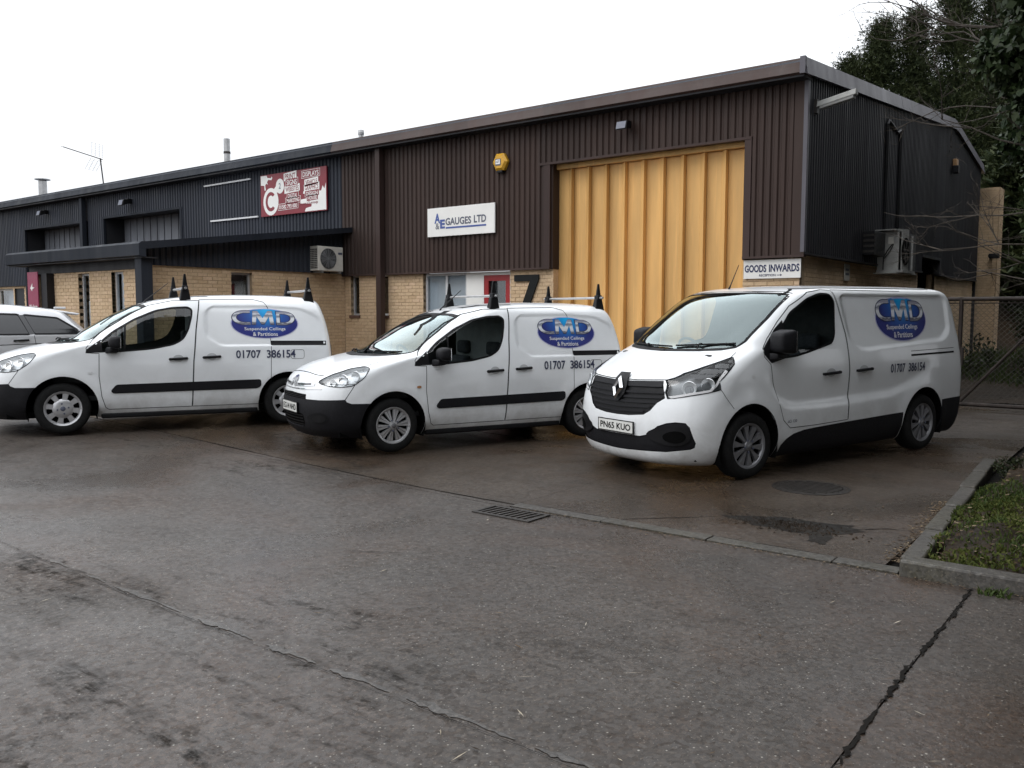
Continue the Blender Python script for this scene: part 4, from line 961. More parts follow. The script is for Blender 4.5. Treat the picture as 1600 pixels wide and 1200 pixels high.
class Body:
    """body shell as a stack of horizontal outlines; only the half y >= 0 is built, then mirrored"""
    def __init__(s, T, disp=(), nz=96, nf=44, ns=120, nr=14, ef=2.4, er=2.6):
        T = np.array(T, float); z = T[:, 0]
        zz = np.linspace(z[0], z[-1], 2000); c = [pchip(z, T[:, i], zz) for i in range(1, T.shape[1])]
        L = np.concatenate([[0], np.cumsum(np.sqrt(np.diff(zz)**2+(np.diff(c[0])*.7)**2+(np.diff(c[2])*.8)**2+(np.diff(c[1])*.2)**2))])
        zs = np.interp(np.linspace(0, L[-1], nz), L, zz)
        xf, xr, w, lf, lr = [np.interp(zs, zz, q) for q in c]
        V = []; nu = nf+ns+nr
        for k in range(nz):
            ln = xf[k]-xr[k]; f = min(1, ln/(lf[k]+lr[k]+.02)*.98); a, b = lf[k]*f, lr[k]*f
            th = np.linspace(0, np.pi/2, nf+1)
            X = xf[k]-a+a*np.cos(th)**(2/ef); Y = w[k]*np.sin(th)**(2/ef)
            sx = np.linspace(xf[k]-a, xr[k]+b, ns+1)[1:]; X = np.concatenate([X, sx]); Y = np.concatenate([Y, np.full(ns, w[k])])
            th = np.linspace(np.pi/2, 0, nr+1)[1:]
            X = np.concatenate([X, xr[k]+b-b*np.cos(th)**(2/er)]); Y = np.concatenate([Y, w[k]*np.sin(th)**(2/er)])
            mid = (xf[k]+xr[k])/2; Y = Y*(1-.016*np.clip((X-mid)/2., -1.3, 1.3)**2)
            V.append(np.stack([X, Y, np.full_like(X, zs[k])], 1))
        V = np.array(V); n1 = V.shape[1]
        for fn in disp: V = fn(V)
        s.V = V
        idx = lambda k, i: k*n1+i
        F = [(idx(k,i), idx(k+1,i), idx(k+1,i+1), idx(k,i+1)) for k in range(nz-1) for i in range(n1-1)]
        v = [tuple(p) for p in V.reshape(-1, 3)]
        me = bpy.data.meshes.new('half_shell'); me.from_pydata(v, [], F)
        bm = bmesh.new(); bm.from_mesh(me); bpy.data.meshes.remove(me)
        bmesh.ops.remove_doubles(bm, verts=bm.verts, dist=1e-5)
        bmesh.ops.dissolve_degenerate(bm, dist=1e-5, edges=bm.edges)
        bm.normal_update()
        # outward normals
        tot = sum(f.normal.y*f.calc_area() for f in bm.faces)
        if tot < 0: bmesh.ops.reverse_faces(bm, faces=bm.faces)
        bm.normal_update()
        s.bm = bm; s.reg = bm.faces.layers.int.new('reg')
        s.bvh = BVHTree.FromBMesh(bm)
        # reference normals of the uncut surface (mirror plane taken into account)
        pts = [(v.co.copy(), v.normal.copy()) for v in bm.verts]
        s.kd = KDTree(len(pts)); s.nm = []
        for i, (p, nn) in enumerate(pts):
            if abs(p.y) < 1e-4: nn = Vector((nn.x, 0, nn.z)).normalized() if Vector((nn.x,0,nn.z)).length > 1e-6 else Vector((0,0,1))
            s.kd.insert(p, i); s.nm.append(nn)
        s.kd.balance(); s.names = {}
    def normal(s, p):
        p = Vector((p[0], abs(p[1]), p[2])); a = Vector()
        for co, i, d in s.kd.find_n(p, 4): a += s.nm[i]/(d+1e-4)
        return a.normalized()
    # --- finding points on the skin
    def hit(s, o, d):
        r = s.bvh.ray_cast(Vector(o), Vector(d)); return r[0]
    def side(s, x, z, off=0., sg=1):
        h = s.hit((x, 3, z), (0, -1, 0))
        if h is None:
            h = s.bvh.find_nearest(Vector((x, .8, z)))[0]
        p = h+s.normal(h)*off; return Vector((p.x, p.y*sg, p.z))
    def front(s, y, z, off=0.):
        h = s.hit((4, max(abs(y), 1e-4), z), (-1, 0, 0))
        if h is None: h = s.bvh.find_nearest(Vector((.9, abs(y), z)))[0]
        p = h+s.normal(h)*off; return Vector((p.x, p.y if y >= 0 else -p.y, p.z))
    def top(s, x, y, off=0.):
        h = s.hit((x, max(abs(y), 1e-4), 4), (0, 0, -1))
        if h is None: h = s.bvh.find_nearest(Vector((x, abs(y), 1.8)))[0]
        p = h+s.normal(h)*off; return Vector((p.x, p.y if y >= 0 else -p.y, p.z))
    # --- cutting the skin
    def cut(s, poly, proj='side', name=None, lim=None, over=False):
        """cut along a polygon given in (x,z) from the side or (y,z) from the front; faces inside get the region name"""
        bm = s.bm; ax = 0 if proj == 'side' else 1
        a0, a1 = min(p[0] for p in poly)-.02, max(p[0] for p in poly)+.02; b0, b1 = min(p[1] for p in poly)-.02, max(p[1] for p in poly)+.02
        def near(f):
            c = [v.co for v in f.verts]
            if lim and not lim(f.calc_center_median()): return False
            return max(v[ax] for v in c) > a0 and min(v[ax] for v in c) < a1 and max(v[2] for v in c) > b0 and min(v[2] for v in c) < b1
        n = len(poly)
        for i in range(n):
            p, q = poly[i], poly[(i+1) % n]; dx, dz = q[0]-p[0], q[1]-p[1]
            if abs(dx)+abs(dz) < 1e-6: continue
            fs = [f for f in bm.faces if near(f)]
            m = .03
            lo, hi = sorted((p[0], q[0])); lz, hz = sorted((p[1], q[1]))
            fs = [f for f in fs if max(v.co[ax] for v in f.verts) > lo-m and min(v.co[ax] for v in f.verts) < hi+m and max(v.co[2] for v in f.verts) > lz-m and min(v.co[2] for v in f.verts) < hz+m]
            if not fs: continue
            co = Vector((p[0], 0, p[1])) if ax == 0 else Vector((0, p[0], p[1]))
            no = Vector((dz, 0, -dx)) if ax == 0 else Vector((0, dz, -dx))
            g = set(fs); 
            for f in fs: g.update(f.edges); g.update(f.verts)
            bmesh.ops.bisect_plane(bm, geom=list(g), dist=1e-5, plane_co=co, plane_no=no.normalized())
        r = []
        for f in bm.faces:
            c = f.calc_center_median()
            if lim and not lim(c): continue
            if (over or name is None or f[s.reg] == 0) and in_poly(c[ax], c[2], poly): r.append(f)
        if name is None: bmesh.ops.delete(bm, geom=r, context='FACES')
        else:
            k = s.names.setdefault(name, len(s.names)+1)
            for f in r: f[s.reg] = k
    def part(s, name, sides=(1, -1), off=0., thick=0.):
        """mesh of one region (None = the rest), mirrored as asked, with the normals of the uncut skin"""
        k = s.names.get(name, 0) if name else 0
        fs = [f for f in s.bm.faces if f[s.reg] == k]
        vs = {}; V = []; Nn = []; F = []
        for sg in sides:
            vs.clear()
            for f in fs:
                q = []
                for v in f.verts:
                    if v.index not in vs or True:
                        key = v
                        if key not in vs:
                            n = s.normal(v.co); p = v.co+n*off; vs[key] = len(V)
                            y = max(p.y, 0) if abs(v.co.y) < 1e-4 else p.y
                            if abs(v.co.y) < 1e-4: y = 0
                            V.append((p.x, y*sg, p.z)); Nn.append((n.x, n.y*sg, n.z))
                    q.append(vs[v])
                F.append(tuple(q) if sg > 0 else tuple(q[::-1]))
        me = bpy.data.meshes.new(name or 'body')
        if thick:
            # solid lip round the edge of the piece
            from collections import Counter
            ec = Counter()
            for f in F:
                for a, b in zip(f, f[1:]+f[:1]): ec[tuple(sorted((a, b)))] += 1
            base = len(V); m = {}
            E = [(a, b) for f in F for a, b in zip(f, f[1:]+f[:1]) if ec[tuple(sorted((a, b)))] == 1 and not (abs(V[a][1]) < 1e-5 and abs(V[b][1]) < 1e-5)]
            for a, b in E:
                for i in (a, b):
                    if i not in m:
                        n = Nn[i]; m[i] = len(V); V.append(tuple(V[i][j]-n[j]*thick for j in range(3))); Nn.append(Nn[i])
            F += [(b, a, m[a], m[b]) for a, b in E]
        me.from_pydata(V, [], F)
        me.polygons.foreach_set('use_smooth', [True]*len(me.polygons)); me.update()
        try:
            if not thick: me.normals_split_custom_set_from_vertices([Vector(n) for n in Nn])
            else: shade(me, 40)
        except Exception: pass
        return me
    # --- things laid on the skin
    def ribbon(s, name, mat, parent, pts, w, proj='side', off=.0018, closed=False, sg=1, step=.03, me=None):
        P = []
        seq = list(zip(pts[:-1], pts[1:])) + ([(pts[-1], pts[0])] if closed else [])
        for a, b in seq:
            a, b = Vector(a), Vector(b); n = max(1, int((b-a).length/step))
            for i in range(n): P.append(a.lerp(b, i/n))
        if not closed: P.append(Vector(pts[-1]))
        V = []; F = []; n = len(P); fn = {'side': lambda u, v: s.side(u, v, off, sg), 'front': lambda u, v: s.front(u, v, off), 'top': lambda u, v: s.top(u, v, off)}[proj]
        for i, p in enumerate(P):
            a = P[i-1] if (closed or i) else p; b = P[(i+1) % n] if (closed or i < n-1) else p
            t = (b-a).normalized(); q = Vector((-t.y, t.x))*w/2
            V += [fn(p.x+q.x, p.y+q.y), fn(p.x-q.x, p.y-q.y)]
        m = n if closed else n-1
        for i in range(m): j = (i+1) % n; F.append((2*i, 2*i+1, 2*j+1, 2*j))
        msh = bpy.data.meshes.new(name); msh.from_pydata([tuple(v) for v in V], [], F); msh.polygons.foreach_set('use_smooth', [True]*len(F))
        return mesh_obj(name, msh, mat, parent)
    def patch(s, name, mat, parent, poly, off=.003, proj='side', sg=1, step=.05):
        """flat piece laid over the skin"""
        bm = bmesh.new(); bm.faces.new([bm.verts.new((a, b, 0)) for a, b in poly])
        a0, a1 = min(p[0] for p in poly), max(p[0] for p in poly); b0, b1 = min(p[1] for p in poly), max(p[1] for p in poly)
        for ax, lo, hi in ((0, a0, a1), (1, b0, b1)):
            n = int((hi-lo)/step)
            for i in range(1, n+1):
                c = lo+(hi-lo)*i/(n+1); no = (1,0,0) if ax == 0 else (0,1,0)
                bmesh.ops.bisect_plane(bm, geom=bm.faces[:]+bm.edges[:]+bm.verts[:], dist=1e-6, plane_co=(c*no[0], c*no[1], 0), plane_no=no)
        fn = {'side': lambda u, v: s.side(u, v, off, sg), 'front': lambda u, v: s.front(u, v, off), 'top': lambda u, v: s.top(u, v, off)}[proj]
        for v in bm.verts: v.co = fn(v.co.x, v.co.y)
        for f in bm.faces: f.smooth = True
        me = bpy.data.meshes.new(name); bm.to_mesh(me); bm.free(); return mesh_obj(name, me, mat, parent)
    def letter(s, name, txt, mat, parent, x, z, w, h, off=.004, bold=0., proj='side'):
        """lettering on the left flank (reads from the front of the van to its back), or on the nose"""
        v, f = text_mesh(txt, bold); me = bpy.data.meshes.new(name)
        if proj == 'side': V = [tuple(s.side(x-a*w, z+b*h, off)) for a, b in v]
        else: V = [tuple(s.front(x+a*w, z+b*h, off)) for a, b in v]
        me.from_pydata(V, [], f); return mesh_obj(name, me, mat, parent)

def ell(cx, cz, rx, rz, n=40): return [(cx+rx*math.cos(2*math.pi*i/n), cz+rz*math.sin(2*math.pi*i/n)) for i in range(n)]
def company_livery(B, van, cx, cz, rx, rz, nx, nz, nw, nh):
    lg = empty('livery_badge'); lg.parent = van
    B.patch('badge_edge', plain('pale_lilac_edge', (.42,.42,.62), .4), lg, ell(cx, cz, rx*1.015, rz*1.02), .0025)
    B.patch('badge_oval', MAT['oval'], lg, ell(cx, cz, rx*.985, rz*.975), .0038)
    X = lambda u: cx+rx-u*2*rx; Z = lambda v: cz+rz-v*2*rz
    def shape(name, mat, off, loops, grow=0.):
        """outlined letter given by an outer and an inner path of (u, v)"""
        o, i = loops; V = []; F = []; n = len(o)
        for (a, b), (c, d) in zip(o, i):
            cu, cv = (a+c)/2, (b+d)/2
            for q in ((a+(a-cu)*grow, b+(b-cv)*grow), (c+(c-cu)*grow, d+(d-cv)*grow)): V.append(tuple(B.side(X(q[0]), Z(q[1]), off)))
        F = [(2*k, 2*k+1, 2*k+3, 2*k+2) for k in range(n-1)]
        me = bpy.data.meshes.new(name); me.from_pydata(V, [], F); return mesh_obj(name, me, mat, lg)
    def arcs(cu, cv, ru, rv, tu, tv, a0, a1, n=26): return ([(cu+ru*math.cos(a), cv-rv*math.sin(a)) for a in np.linspace(a0, a1, n)], [(cu+(ru-tu)*math.cos(a), cv-(rv-tv)*math.sin(a)) for a in np.linspace(a0, a1, n)])
    Cl = ([(.285,.07)]+arcs(.20,.305,.18,.235,.058,.075,math.pi/2,1.5*math.pi)[0]+[(.285,.54)], [(.285,.145)]+arcs(.20,.305,.18,.235,.058,.075,math.pi/2,1.5*math.pi)[1]+[(.285,.465)])
    Dr = ([(.675,.10),(.675,.10)]+arcs(.785,.325,.165,.225,.058,.075,math.pi/2,-math.pi/2)[0]+[(.675,.55),(.675,.55),(.675,.10)], [(.725,.175),(.725,.175)]+arcs(.785,.325,.165,.225,.058,.075,math.pi/2,-math.pi/2)[1]+[(.725,.475),(.725,.475),(.725,.175)])
    def poly_uv(name, mat, off, pts):
        V = [tuple(B.side(X(a), Z(b), off)) for a, b in pts]; tri = tessellate_polygon([[Vector((a, b, 0)) for a, b in pts]]); me = bpy.data.meshes.new(name); me.from_pydata(V, [], [tuple(t) for t in tri]); return mesh_obj(name, me, mat, lg)
    Ml = [(.305,.53),(.325,.08),(.395,.08),(.468,.33),(.545,.08),(.612,.08),(.635,.53),(.575,.53),(.562,.26),(.490,.52),(.445,.52),(.378,.26),(.362,.53)]
    Mg = [(.468+(a-.468)*1.035, .305+(b-.305)*1.07+.008) for a, b in Ml]
    shape('letter_shadow', MAT['indigo'], .0052, Cl, .45); shape('lettering', MAT['chromeprint'], .0066, Cl)
    shape('letter_shadow', MAT['indigo'], .0052, Dr, .45); shape('lettering', MAT['chromeprint'], .0066, Dr)
    poly_uv('letter_shadow', MAT['indigo'], .0052, Mg); poly_uv('lettering', MAT['chromeprint'], .0066, Ml)
    B.letter('lettering', 'Suspended Ceilings', MAT['white'], lg, X(.19), Z(.765), .61*2*rx, .135*2*rz, .0055, .006)
    B.letter('lettering', '& Partitions', MAT['white'], lg, X(.31), Z(.925), .37*2*rx, .13*2*rz, .0055, .006)
    tel = empty('phone_number'); tel.parent = van
    B.letter('lettering', '01707', MAT['indigo'], tel, nx, nz, nw*.41, nh, .0055, .02)
    B.letter('lettering', '386154', MAT['indigo'], tel, nx-nw*.51, nz, nw*.49, nh, .0055, .02)

_wheels = {}
def wheel_meshes(kind):
    if kind in _wheels: return _wheels[kind]
    R, rr, wd, kindspokes = {'steel8': (.315,.203,.195,'a'), 'slot': (.315,.203,.195,'b'), 'ten': (.337,.222,.215,'c'), 'suv': (.36,.25,.23,'c')}[kind]
    h = wd/2
    t = MB(); t.lathe([(rr-.012,-h*.86),(rr+.01,-h*.97),(rr+.03,-h),(R-.045,-h*1.02),(R-.015,-h*.88),(R-.003,-h*.62),(R,-h*.3),(R,h*.3),(R-.003,h*.62),(R-.015,h*.88),(R-.045,h*1.02),(rr+.03,h),(rr+.012,h*.97),(rr-.012,h*.82),(rr-.012,-h*.86)], 56, 1)
    tyre = t.mesh('tyre', smooth_ang=50)
    d = MB(); d.lathe([(.02,h*.45),(rr-.01,h*.40),(rr-.008,-h*.8),(.02,-h*.8)], 48, 1); disc_ = d.mesh('disc', smooth_ang=40)
    r = MB(); y0 = h*.95
    r.lathe([(rr+.012,y0-.03),(rr+.013,y0-.006),(rr+.006,y0+.002),(rr-.012,y0-.006),(rr-.022,y0-.022),(rr-.02,y0-.05)], 56, 1, caps=False)
    hub_r = {'a': .118, 'b': .052, 'c': .055}[kindspokes]; hy = y0+{'a': -.004, 'b': .004, 'c': -.004}[kindspokes]
    r.lathe([(.003,hy+.006),(hub_r*.5,hy+.006),(hub_r*.86,hy),(hub_r,hy-.012),(hub_r,hy-.05)], 32, 1)
    n, wi, wo = {'a': (8, .26, .20), 'b': (20, .13, .088), 'c': (10, .20, .175)}[kindspokes]
    for k in range(n):
        a = 2*math.pi*(k+.5)/n
        if kindspokes == 'b': a += (.05 if k % 2 else -.05)
        pts = []
        for rad, hw, yy in ((hub_r*.85, wi, hy-.006), (hub_r+(rr-hub_r)*.5, (wi+wo)/2*.78, y0-.012), (rr-.006, wo, y0-.014)):
            for sg in (-1, 1):
                b = a+sg*hw*(1 if kindspokes != 'a' else 1); 
                pts.append((rad*math.cos(b), yy, rad*math.sin(b))); pts.append((rad*math.cos(b+sg*.02), yy-.03, rad*math.sin(b+sg*.02)))
        r.add(pts, [(0,2,6,4),(4,6,10,8),(0,4,5,1),(4,8,9,5),(2,3,7,6),(6,7,11,10)])
    rim = r.mesh('rim', smooth_ang=30)
    c = MB(); c.lathe([(.003,hy+.012),(.022,hy+.012),(.03,hy+.006)], 20, 1); cap = c.mesh('hub_cap', smooth_ang=40)
    nuts = MB()
    for k in range(5 if kindspokes != 'a' else 4):
        a = 2*math.pi*k/(5 if kindspokes != 'a' else 4); nuts.lathe([(.011,hy+.004),(.011,hy+.012),(.004,hy+.013)], 8, 1, (.062*math.cos(a),0,.062*math.sin(a)))
    nut = nuts.mesh('wheel_nuts', smooth_ang=30)
    _wheels[kind] = (tyre, disc_, rim, cap, nut); return _wheels[kind]
def add_wheel(van, x, y, z, kind, rmat, sg=1, turn=0., spin=0.):
    w = empty('wheel'); w.parent = van; w.location = (x, y*sg, z); w.rotation_euler = (0, 0, (0 if sg > 0 else math.pi)+turn)
    ty, di, ri, ca, nu = wheel_meshes(kind)
    for nm, me, mt in (('tyre', ty, MAT['rubber']), ('disc', di, MAT['void']), ('rim', ri, rmat), ('hub_cap', ca, MAT['trim_dull_shaded'] if kind != 'steel8' else MAT['slate']), ('wheel_nuts', nu, MAT['slate'])):
        o = bpy.data.objects.new(nm, me)
        if not me.materials: me.materials.append(mt)
        link(o, w); o.rotation_euler = (0, spin, 0)
        o.material_slots[0].link = 'OBJECT'; o.material_slots[0].material = mt
    return w
def arch_liner(van, x, z, r, y0, y1, sg):
    m = MB(); n = 20; a = [math.pi*(-.12+1.24*i/n) for i in range(n+1)]
    v = [(x+r*math.cos(t), y*sg, z+r*math.sin(t)) for t in a for y in (y0, y1)]
    m.add(v, [(2*i,2*i+1,2*i+3,2*i+2) for i in range(n)]); m.add([(x+r*math.cos(t), y0*sg, z+r*math.sin(t)) for t in a], [tuple(range(n+1))]); return m.build('arch_liner', MAT['void'], van)
def seat_set(van, x, ys, zf, h):
    for y in ys:
        st = empty('seat'); st.parent = van
        MB().box(x-.02,x+.46,y-.23,y+.23,zf,zf+.15).build('cushion', MAT['seat'], st, bevel=.05, smooth_ang=60)
        MB().hexa([(x-.14,y-.23,zf+.08),(x+.02,y-.23,zf+.08),(x+.02,y+.23,zf+.08),(x-.14,y+.23,zf+.08),(x-.30,y-.20,zf+h),(x-.19,y-.20,zf+h),(x-.19,y+.20,zf+h),(x-.30,y+.20,zf+h)]).build('backrest', MAT['seat'], st, bevel=.04, smooth_ang=60)
        MB().box(x-.33,x-.23,y-.13,y+.13,zf+h+.03,zf+h+.20).build('headrest', MAT['seat'], st, bevel=.035, smooth_ang=60)
def steering(van, x, y, z, r=.185):
    m = MB(); P = []
    for i in range(25):
        a = 2*math.pi*i/24; P.append((x+r*math.sin(a)*.45, y+r*math.cos(a), z+r*math.sin(a)*.9))
    m.tube(P, .016, 8, cap=False); m.tube([(x,y-r,z),(x+.02,y,z-.02),(x,y+r,z)], .018, 6); m.tube([(x+.02,y,z-.02),(x+.25,y,z-.18)], .035, 8); return m.build('steering_wheel', MAT['cabin'], van)
# ================================================================== SMALL VANS (one body, two vans)
def arch_disp(cx, cz, r, amp, wid):
    def fn(V):
        d = np.hypot(V[..., 0]-cx, V[..., 2]-cz); e = amp*np.exp(-((d-r)/wid)**2)*sstep((V[..., 2]-.2)/.15)*(d > r*.5)
        q = V.copy(); side = sstep((V[..., 1]-.55)/.25); q[..., 1] += e*side; return q
    return fn
def recess_disp(poly, depth, wid, fade=None):
    def fn(V):
        sd = poly_sd(V[..., 0], V[..., 2], poly); q = V.copy(); side = sstep((V[..., 1]-.45)/.2)
        e = depth*sstep((-sd)/wid)*side
        if fade: e = e*(1-sstep((V[..., 2]-fade[0])/(fade[1]-fade[0])))
        q[..., 1] -= e; return q
    return fn
SV_T = [  # z, nose, tail, half width, nose rounding, tail rounding
 (.19,.80,-3.36,.790,.60,.20),(.28,.885,-3.42,.835,.58,.20),(.40,.915,-3.44,.862,.56,.20),(.52,.925,-3.45,.872,.56,.18),(.62,.915,-3.45,.876,.56,.18),
 (.72,.895,-3.45,.880,.58,.18),(.80,.865,-3.445,.882,.60,.18),(.87,.81,-3.44,.880,.62,.18),(.93,.72,-3.435,.876,.62,.18),(.98,.60,-3.43,.872,.60,.18),
 (1.03,.42,-3.425,.866,.56,.18),(1.075,.22,-3.42,.858,.52,.18),(1.115,.02,-3.415,.850,.50,.18),(1.16,-.13,-3.41,.840,.48,.18),(1.25,-.26,-3.395,.818,.47,.18),
 (1.35,-.42,-3.375,.792,.47,.18),(1.45,-.59,-3.35,.764,.47,.18),(1.54,-.77,-3.325,.734,.47,.19),(1.60,-.92,-3.305,.704,.47,.20),(1.65,-1.09,-3.28,.668,.47,.22),
 (1.69,-1.30,-3.24,.615,.48,.28),(1.718,-1.55,-3.15,.53,.5,.4),(1.736,-1.85,-2.98,.40,.5,.5),(1.746,-2.12,-2.72,.22,.3,.3),(1.749,-2.38,-2.46,.03,.03,.03)]
SV_WIN = rounded([(-.30,1.005),(-.58,1.25),(-.83,1.405),(-1.08,1.515),(-1.29,1.556),(-1.47,1.565),(-1.522,1.535),(-1.512,1.45),(-1.465,1.28),(-1.396,1.155),(-1.277,1.088),(-1.02,1.037),(-.67,1.008)], .05, 3)
SV_REC = rounded([(-1.665,1.18),(-1.672,1.50),(-1.75,1.590),(-2.48,1.600),(-2.95,1.572),(-3.18,1.46),(-3.245,1.31),(-3.25,1.062),(-1.86,1.055)], .07, 4)
SV_WB = 2.728
sv = Body(SV_T, [arch_disp(0,.315,.40,.022,.11), arch_disp(-SV_WB,.315,.40,.020,.11), recess_disp(SV_REC, .015, .026)])
ARCH = lambda cx, r, z0=.315: [(cx+r*math.cos(t), z0+r*math.sin(t)) for t in np.linspace(-.35, math.pi+.35, 30)] 
sv.cut(ARCH(0,.395)+[(-.42,.05),(.42,.05)]); sv.cut(ARCH(-SV_WB,.395)+[(-SV_WB-.42,.05),(-SV_WB+.42,.05)])
sv.cut(SV_WIN, name='side_glass')
SV_SCR = [(-.01,1.095),(.50,1.105),(.68,1.118),(.735,1.14),(.735,1.165),(.672,1.374),(.605,1.53),(.58,1.562),(.43,1.584),(-.01,1.592)]
sv.cut(SV_SCR, 'front', 'windscreen', lim=lambda c: c.x > -1.35)
SV_LAMP = rounded([(.778,.805),(.73,.848),(.63,.902),(.45,.965),(.30,.992),(.265,.975),(.35,.868),(.47,.785),(.60,.765),(.70,.775)], .03, 2)
sv.cut(SV_LAMP, name='headlight')
sv.cut([(-.01,.618),(.405,.618),(.395,.672),(-.01,.682)], 'front', 'grille', lim=lambda c: c.x > .3)
sv.cut(rounded([(-.3,.29),(.36,.30),(.37,.45),(-.3,.45)],.05,2), 'front', 'lower_grille', lim=lambda c: c.x > .3)
sv.cut([(1.3,.05),(1.3,.618),(.80,.620),(.565,.632),(.548,.605),(.50,.585),(.18,.580),(.18,.05)], name='bumper', lim=lambda c: c.x > .1)
# doors
SV_DOOR = [(-.412,.985),(-.405,.70),(-.43,.45),(-.472,.312),(-.51,.285),(-1.487,.285),(-1.512,.87),(-1.556,1.28),(-1.618,1.655),(-1.30,1.648),(-1.02,1.585),(-.78,1.48),(-.56,1.345),(-.34,1.14),(-.27,1.05),(-.28,.99)]
SV_SLIDE = [(-1.495,.285),(-2.42,.285),(-2.44,.40),(-2.49,.50),(-2.51,1.05),(-2.50,1.57),(-2.45,1.645),(-2.31,1.68),(-1.626,1.665),(-1.564,1.28),(-1.52,.87)]
LV_T = [
 (.165,.80,-3.98,.845,.60,.16),(.20,.87,-4.0,.885,.60,.16),(.28,.91,-4.03,.918,.58,.15),(.40,.93,-4.05,.942,.56,.14),(.55,.935,-4.055,.955,.55,.14),(.70,.92,-4.055,.962,.56,.14),(.85,.89,-4.05,.966,.60,.14),
 (.97,.855,-4.045,.964,.64,.14),(1.03,.81,-4.04,.960,.66,.14),(1.09,.70,-4.035,.955,.64,.14),(1.15,.56,-4.03,.948,.60,.14),(1.21,.42,-4.02,.940,.56,.14),(1.27,.28,-4.015,.932,.54,.14),
 (1.32,.165,-4.01,.924,.52,.14),(1.42,.04,-3.995,.905,.50,.15),(1.52,-.09,-3.98,.886,.50,.15),(1.62,-.225,-3.965,.868,.50,.15),(1.72,-.37,-3.945,.85,.50,.16),(1.80,-.50,-3.925,.832,.50,.17),
 (1.86,-.63,-3.90,.81,.50,.18),(1.90,-.76,-3.87,.775,.50,.20),(1.93,-.95,-3.80,.71,.50,.25),(1.95,-1.20,-3.65,.60,.50,.35),(1.963,-1.5,-3.4,.42,.5,.5),(1.969,-2.0,-2.9,.2,.3,.3),(1.971,-2.4,-2.5,.03,.03,.03)]
LV_WB = 3.098
LV_REC = rounded([(-1.57,1.83),(-1.63,1.862),(-3.64,1.862),(-3.72,1.80),(-3.72,1.43),(-3.54,1.305),(-1.93,1.228),(-1.78,1.262),(-1.65,1.36)], .07, 4)
LV_LOW = rounded([(-.10,1.3),(-.18,1.02),(-.40,.74),(-.62,.655),(-1.2,.655),(-2.4,.69),(-2.9,.80),(-3.2,.92),(-3.3,1.3)], .12, 5)
lv = Body(LV_T, [arch_disp(0,.335,.42,.016,.10), arch_disp(-LV_WB,.335,.42,.016,.10), recess_disp(LV_REC, .026, .032), recess_disp(LV_LOW, .026, .075, (.72,1.20))])
POSE_L = ((-4.273,8.509,-.05), 4.4040, .008); POSE_M = ((-7.89,7.23,.008), 4.3483, -.004); POSE_S = ((-11.514,5.269,.118), 4.2902, -.007)
LV_WIN = rounded([(-.44,1.285),(-.52,1.50),(-.70,1.662),(-1.00,1.805),(-1.24,1.862),(-1.40,1.856),(-1.452,1.79),(-1.385,1.42),(-1.325,1.335),(-.90,1.248),(-.70,1.215),(-.46,1.20)], .05, 3)
LV_TRI = [(-.215,1.24),(-.215,1.30),(-.42,1.49),(-.56,1.585),(-.56,1.20),(-.31,1.152)]
LV_SCR = [(-.01,1.272),(.40,1.282),(.66,1.296),(.745,1.318),(.772,1.375),(.772,1.60),(.748,1.80),(.725,1.856),(.64,1.872),(.30,1.882),(-.01,1.884)]
LV_LAMP = [(.755,1.006),(.795,.893),(.80,.832),(.675,.868),(.42,.922),(.418,1.0),(.184,1.160),(.135,1.225),(.437,1.130),(.612,1.072)]
LV_GRI = [(-.02,.985),(.10,.983),(.512,1.0),(.574,.835),(.50,.784),(.44,.707),(.366,.661),(.175,.640),(-.02,.635)]
LV_LOWER = [(-.02,.445),(.33,.447),(.423,.472),(.528,.561),(.62,.598),(.70,.612),(.78,.608),(.812,.566),(.842,.41),(.83,.365),(.80,.345),(.599,.309),(.075,.285),(-.02,.284)]
# BUILD VANS
sv.cut(SV_DOOR, name='door', lim=lambda c: c.y > .45)
sv.cut(SV_SLIDE, name='sliding_door', lim=lambda c: c.y > .45)
_pm = {}
def pm(B, key, reg, sides, off=0., thick=0.):
    k = (id(B), key)
    if k not in _pm: _pm[k] = B.part(reg, sides, off, thick)
    return _pm[k]
def put(B, van, name, reg, sides, mat, off=0., thick=0.):
    me = pm(B, (reg, sides, off), reg, sides, off, thick)
    if not me.materials: me.materials.append(mat)
    o = bpy.data.objects.new(name, me); return link(o, van)
def handle(B, van, x, z, sg, w=.20, par=None, vert=.0):
    h = empty('handle'); h.parent = par or van
    me = bpy.data.meshes.new('recess_shade')
    B.patch('recess_shade', plain('shaded_cup', (.50,.51,.52), .4) if 'cup' not in MAT else MAT['cup'], h, ell(x, z+.005, w*.30, .045, 20), .0015, sg=sg)  # flat oval on the skin, the cup's shade put into its grey
    p0, p1 = B.side(x+w/2, z-.006, .022, sg), B.side(x-w/2, z+.004, .022, sg); q0, q1 = B.side(x+w/2, z-.006, -.005, sg), B.side(x-w/2, z+.004, -.005, sg)
    m = MB(); m.tube([q0, p0, p1, q1], [.015,.017,.017,.015], 8); m.build('grip', MAT['black'], h, smooth_ang=60)
    return h
MAT['lampgrey'] = plain('lamp_housing_grey', (.16,.165,.17), .3, .4)
MAT['cup'] = plain('shaded_cup', (.46,.47,.48), .4)
